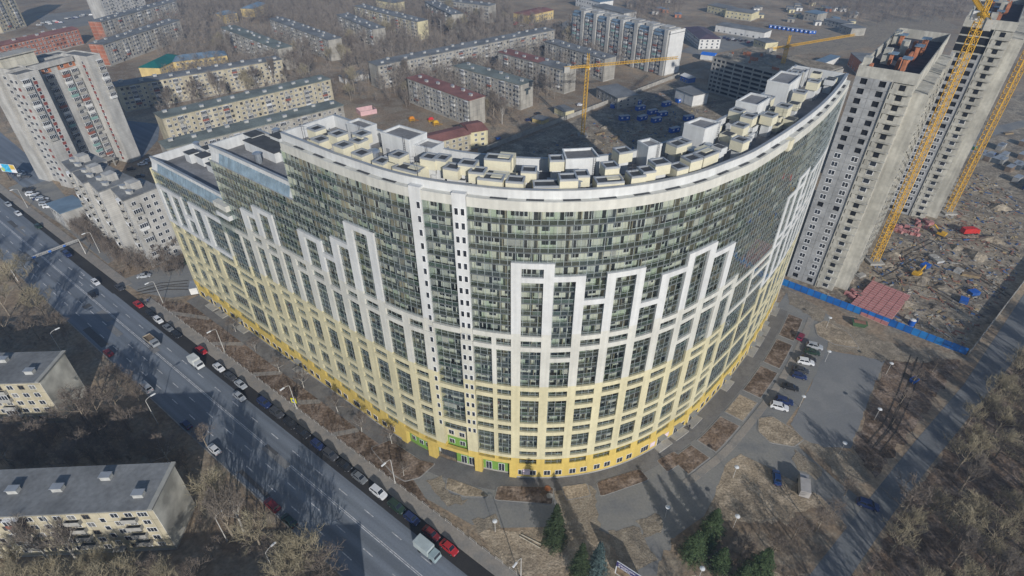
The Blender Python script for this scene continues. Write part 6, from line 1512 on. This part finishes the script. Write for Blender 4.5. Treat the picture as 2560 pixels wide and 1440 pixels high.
for x, y, lab in ((1238,1330,'white disc lamp at the corner of the driveway'),(1662,1295,'white disc lamp at the small sandy island'),(1832,1195,'white disc lamp at the kerb of the dry grass island'),(1998,1018,'white disc lamp between the parked cars and the lot'),(2062,905,'white disc lamp at the upper corner of the parking lot'),(2065,820,'white disc lamp on the island by the hoarding'),(2185,1050,'white disc lamp at the far side of the parking lot'),(2098,1135,'white disc lamp at the lower corner of the parking lot'),(2215,935,'white disc lamp on the rough verge beside the lot'),(1833,1318,'white disc lamp beside the pine clump'),(1746,1448,'white disc lamp below the pine clump')):
    t = thing('garden_lamp', lab, 'lamp', at(x, y), 0, 'disc lamps of the driveway'); link('pole', gp, t); link('lamp_disc', gh, t)
# overhead sign gantry across the wide road
tg = at(140, 665); tg = tg.x*RU[0] + tg.y*RU[1]
t = thing('sign_gantry', 'thin steel gantry with small blue signs spanning the wide road', 'gantry', RT(tg, 25.6), math.atan2(RV[1], RV[0]))
for x in (0, 22.2): mb = MB(); mb.tube((x, 0, 0), (x, 0, 6.6), .16, n=8); mb.build('post', POLE, t)
mb = MB(); lattice(mb, (0, 0, 6.3), (22.2, 0, 6.3), .6, .8, .045); mb.build('beam', POLE, t)
for x, w in ((7.5, 1.6), (12.5, 1.5), (17.2, 1.4)): mb = MB(); mb.box(x - w*.3, x + w*.3, -.42, -.34, 5.9, 6.6); mb.build('sign', M('blue road sign', (.05, .16, .50), .4, .05, 1), t)
# yellow pedestrian sign
p = at(739, 1018); t = thing('road_sign', 'square yellow and white road sign on a post at the kerb', 'sign', p, NR + .4)
mb = MB(); mb.tube((0, 0, 0), (0, 0, 3.2), .05, n=6); mb.build('post', POLE, t); mb = MB(); mb.box(-.06, 0, -.75, .75, 1.7, 3.4); s_ = mb.build('panel', M('fluorescent yellow sign sheet', (.70, .66, .02), .5, .03, 1), t); mb = MB(); mb.box(.0, .03, -.4, .4, 2.1, 3.0); mb.build('panel_symbol', M('road sign blue symbol', (.03, .10, .42), .5, .03, 1), s_)
# billboards
p = at(38, 452); t = thing('billboard', 'large colourful billboard before the brick tower', 'billboard', p, math.radians(-12))
for x in (-2.5, 2.5): mb = MB(); mb.tube((x, 0, 0), (x, 0, 5), .16, n=6); mb.build('post', STEEL, t)
mb = MB(); mb.box(-4.5, 4.5, -.15, .15, 4.2, 8.6); b_ = mb.build('board', STEEL, t); mb = MB(); mb.box(-4.3, 4.3, -.19, -.15, 4.4, 8.4); po = mb.build('poster', PVC, b_)
mb = MB(); mb.box(-2.9, 1.3, -.21, -.19, 4.5, 8.3); mb.build('poster_panel', M('sky blue print', (.06, .42, .66), .5, .25, 1.2, obj=True), po)
mb = MB(); mb.box(1.5, 4.0, -.21, -.19, 6.0, 8.2); mb.build('poster_panel', M('golden print', (.66, .46, .08), .5, .15, 1.2, obj=True), po)
mb = MB(); mb.tube((-3.0, -.19, 5.6), (-3.0, -.225, 5.6), 1.0, n=16); mb.build('poster_disc', M('lime print', (.42, .56, .20), .5, .1, 1), po)
def text_mesh(txt, size, mat, name='lettering'):
    c = bpy.data.curves.new('txt', 'FONT'); c.body = txt; c.size = size; c.extrude = .01; c.align_x = 'CENTER'
    o = bpy.data.objects.new('txt', c); COL.objects.link(o); bpy.context.view_layer.update(); dg = bpy.context.evaluated_depsgraph_get()
    me = bpy.data.meshes.new_from_object(o.evaluated_get(dg)); bpy.data.objects.remove(o); me.materials.clear(); me.materials.append(mat); me.name = name
    return me
A_ = at(1543, 1403, 5.2); B_ = at(1602, 1441, 5.2); u_ = unit((B_.x - A_.x, B_.y - A_.y)); SBL = 8.0
t = thing('sign_board', 'dark blue sales board with white lettering beside the blue grey spruce', 'billboard', (A_.x, A_.y, 0), math.atan2(u_[1], u_[0]))
for x in (1.0, SBL - 1.0): mb = MB(); mb.tube((x, .3, 0), (x, .3, 4.6), .12, n=6); mb.build('post', STEEL, t)
mb = MB(); mb.box(0, SBL, -.1, .15, .8, 5.2); b_ = mb.build('board', PVC, t)
mb = MB(); mb.box(.0, SBL, -.14, -.1, 3.7, 5.25); mb.build('title_strip', M('dark blue board', (.06, .055, .17), .5, .05, 1), b_)
mb = MB(); mb.box(.25, SBL - .25, -.13, -.1, 1.0, 3.55); mb.build('poster', M('brown poster print', (.20, .15, .10), .6, .5, .9, obj=True), b_)
for i, tx in enumerate(('Квартиры', 'в доме')):
    me = text_mesh(tx, .78, PVC); o = link('lettering', me, b_, (2.3 if i == 0 else 1.75, -.16, 4.52 - .68*i)); o.rotation_euler = (math.pi/2, 0, 0)
# row of steel barriers on the pavement edge
br = MB()
for x in (0, 1.9): br.tube((x, 0, 0), (x, 0, 1.0), .035, n=5)
for z in (.35, .95): br.tube((0, 0, z), (1.9, 0, z), .03, n=5)
br = br.mesh('barrier', POLE)
for i in range(46):
    pp = RT(-186 + i*3.6, 49.2); put1('barrier', br, 'low steel pedestrian barrier between pavement and brown bed', 'barrier', (pp[0], pp[1], .12), RZ, 'pavement barriers')
# well covers and manholes
for x, y, lab in ((1369,1222,'rusty ring cover on the bed before the rounded end'),(1374,1240,'pale ring cover beside the rusty one'),(1774,1112,'round dark manhole cover on the driveway edge')):
    mb = MB(); mb.tube((0, 0, .13 if x < 1500 else .02), (0, 0, .2 if x < 1500 else .05), .75, n=16); o = mb.build('manhole_cover', M('rusty iron cover', (.30, .12, .05), .8, .2, 1) if x == 1369 else CONC if x == 1374 else STEEL); o.location = at(x, y); tag(o, lab, 'manhole cover')
# kiosk and white trailer by the left end
mb = MB(); mb.box(-2.4, 2.4, -1.2, 1.2, .4, 2.8); mb.m = 1; mb.box(-2.5, 2.5, -1.3, 1.3, 2.8, 2.95); mb.m = 2; mb.box(-1.5, .2, -1.25, -1.15, 1.2, 2.2); mb.tube((-1, -1.1, .35), (-1, 1.1, .35), .35, n=10); o = mb.build('trailer', [WPLAST, CAPM, DARKGL]); o.location = at(490, 728); o.rotation_euler.z = 1.9; tag(o, 'white site trailer at the left end of the new building', 'trailer')
# logs on the verge
for x, y, a, lab in ((1330,1350,-.5,'pale log lying on the verge by the spruce'),(1325,1356,-.55,'second pale log beside the first on the verge')):
    p = at(x, y); mb = MB(); mb.tube((-2.6, 0, .12), (2.6, 0, .12), .13, n=8); o = mb.build('log', M('peeled log', (.42, .38, .30), .9, .15, 1)); o.location = p; o.rotation_euler.z = a; tag(o, lab, 'log')
# people walking on the pavements
def person_mesh(coat, legs, step):
    me = bpy.data.meshes.new('body'); V = [(0, 0, .95), (0, 0, 1.2), (0, 0, 1.42), (0, 0, 1.52), (.01, 0, 1.66), (0, .10, .90), (step, .11, .48), (step*1.2, .11, .06), (step*1.2 + .14, .11, .04), (0, -.10, .90), (-step*.5, -.11, .48), (-step*1.3, -.11, .08), (-step*1.3 + .14, -.11, .04), (0, .19, 1.38), (-step*.5, .26, 1.10), (-step*.2, .26, .86), (0, -.19, 1.38), (step*.5, -.26, 1.10), (step*.9, -.26, .88)]
    E = [(0, 1), (1, 2), (2, 3), (3, 4), (0, 5), (5, 6), (6, 7), (7, 8), (0, 9), (9, 10), (10, 11), (11, 12), (2, 13), (13, 14), (14, 15), (2, 16), (16, 17), (17, 18)]
    me.from_pydata(V, E, []); o = bpy.data.objects.new('tmp', me); COL.objects.link(o); o.modifiers.new('s', 'SKIN'); su = o.modifiers.new('u', 'SUBSURF'); su.levels = 1; su.render_levels = 1
    rad = [.15, .16, .15, .06, .10, .10, .075, .05, .05, .10, .075, .05, .05, .07, .05, .04, .07, .05, .04]
    for i, r in enumerate(rad): me.skin_vertices[0].data[i].radius = (r, r*1.15 if i < 3 else r)
    me.skin_vertices[0].data[0].use_root = True
    dg = bpy.context.evaluated_depsgraph_get(); out = bpy.data.meshes.new_from_object(o.evaluated_get(dg)); bpy.data.objects.remove(o); out.name = 'body'
    out.materials.clear(); out.materials.append(coat); out.materials.append(legs); out.materials.append(M('skin', (.45, .28, .2), .7, .05, 1))
    for f in out.polygons: f.material_index = 1 if f.center.z < .85 else 2 if f.center.z > 1.56 else 0
    return out
DK = M('dark cloth', (.03, .03, .04), .9, .2, 2); P1 = person_mesh(DK, DK, .22); P2 = person_mesh(M('blue coat', (.05, .07, .16), .9, .1, 2), DK, .16)
hairm = MB(); hairm.tube((0, 0, 1.68), (-.01, 0, 1.8), .11, .05, n=8); hairm = hairm.mesh('hair', M('dark hair', (.03, .02, .015), .9, .1, 3))
for x, y, me, a, lab in ((366,762,P1,2,'person in dark clothes walking by the first red parked car'),(372,757,P2,2.2,'person in a blue coat walking beside another by the red parked car'),(305,688,P1,.5,'person in dark clothes at the corner of the side street'),(1702,1052,P2,1,'person in a blue coat at the shop door of the right wing'),(1712,1062,P1,2.5,'person in dark clothes outside the right wing'),(1722,1072,P1,4,'person in dark clothes crossing the bed by the right wing'),(397,655,P2,1,'person in a dark blue coat on the side street kerb'),(725,890,P1,2.4,'person in dark clothes at a shop entrance of the left wing')):
    t = thing('person', lab, 'person', at(x, y), a, None); link('body', me, t); link('hair', hairm, t)
# ------------------------------------------------------------------ thin spring haze
mb = MB(); mb.box(-2400, 2400, -400, 2600, -1.0, 128.0)
hz = bpy.data.materials.new('thin haze'); hz.use_nodes = True; N = hz.node_tree.nodes; N.remove(N['Principled BSDF'])
pv = N.new('ShaderNodeVolumePrincipled'); pv.inputs['Color'].default_value = (.55, .72, 1.0, 1); pv.inputs['Density'].default_value = .00034; pv.inputs['Anisotropy'].default_value = .2
hz.node_tree.links.new(pv.outputs[0], N['Material Output'].inputs['Volume'])
o = mb.build('haze', hz); o['kind'] = 'stuff'; tag(o, 'thin pale haze over the whole district', 'haze')
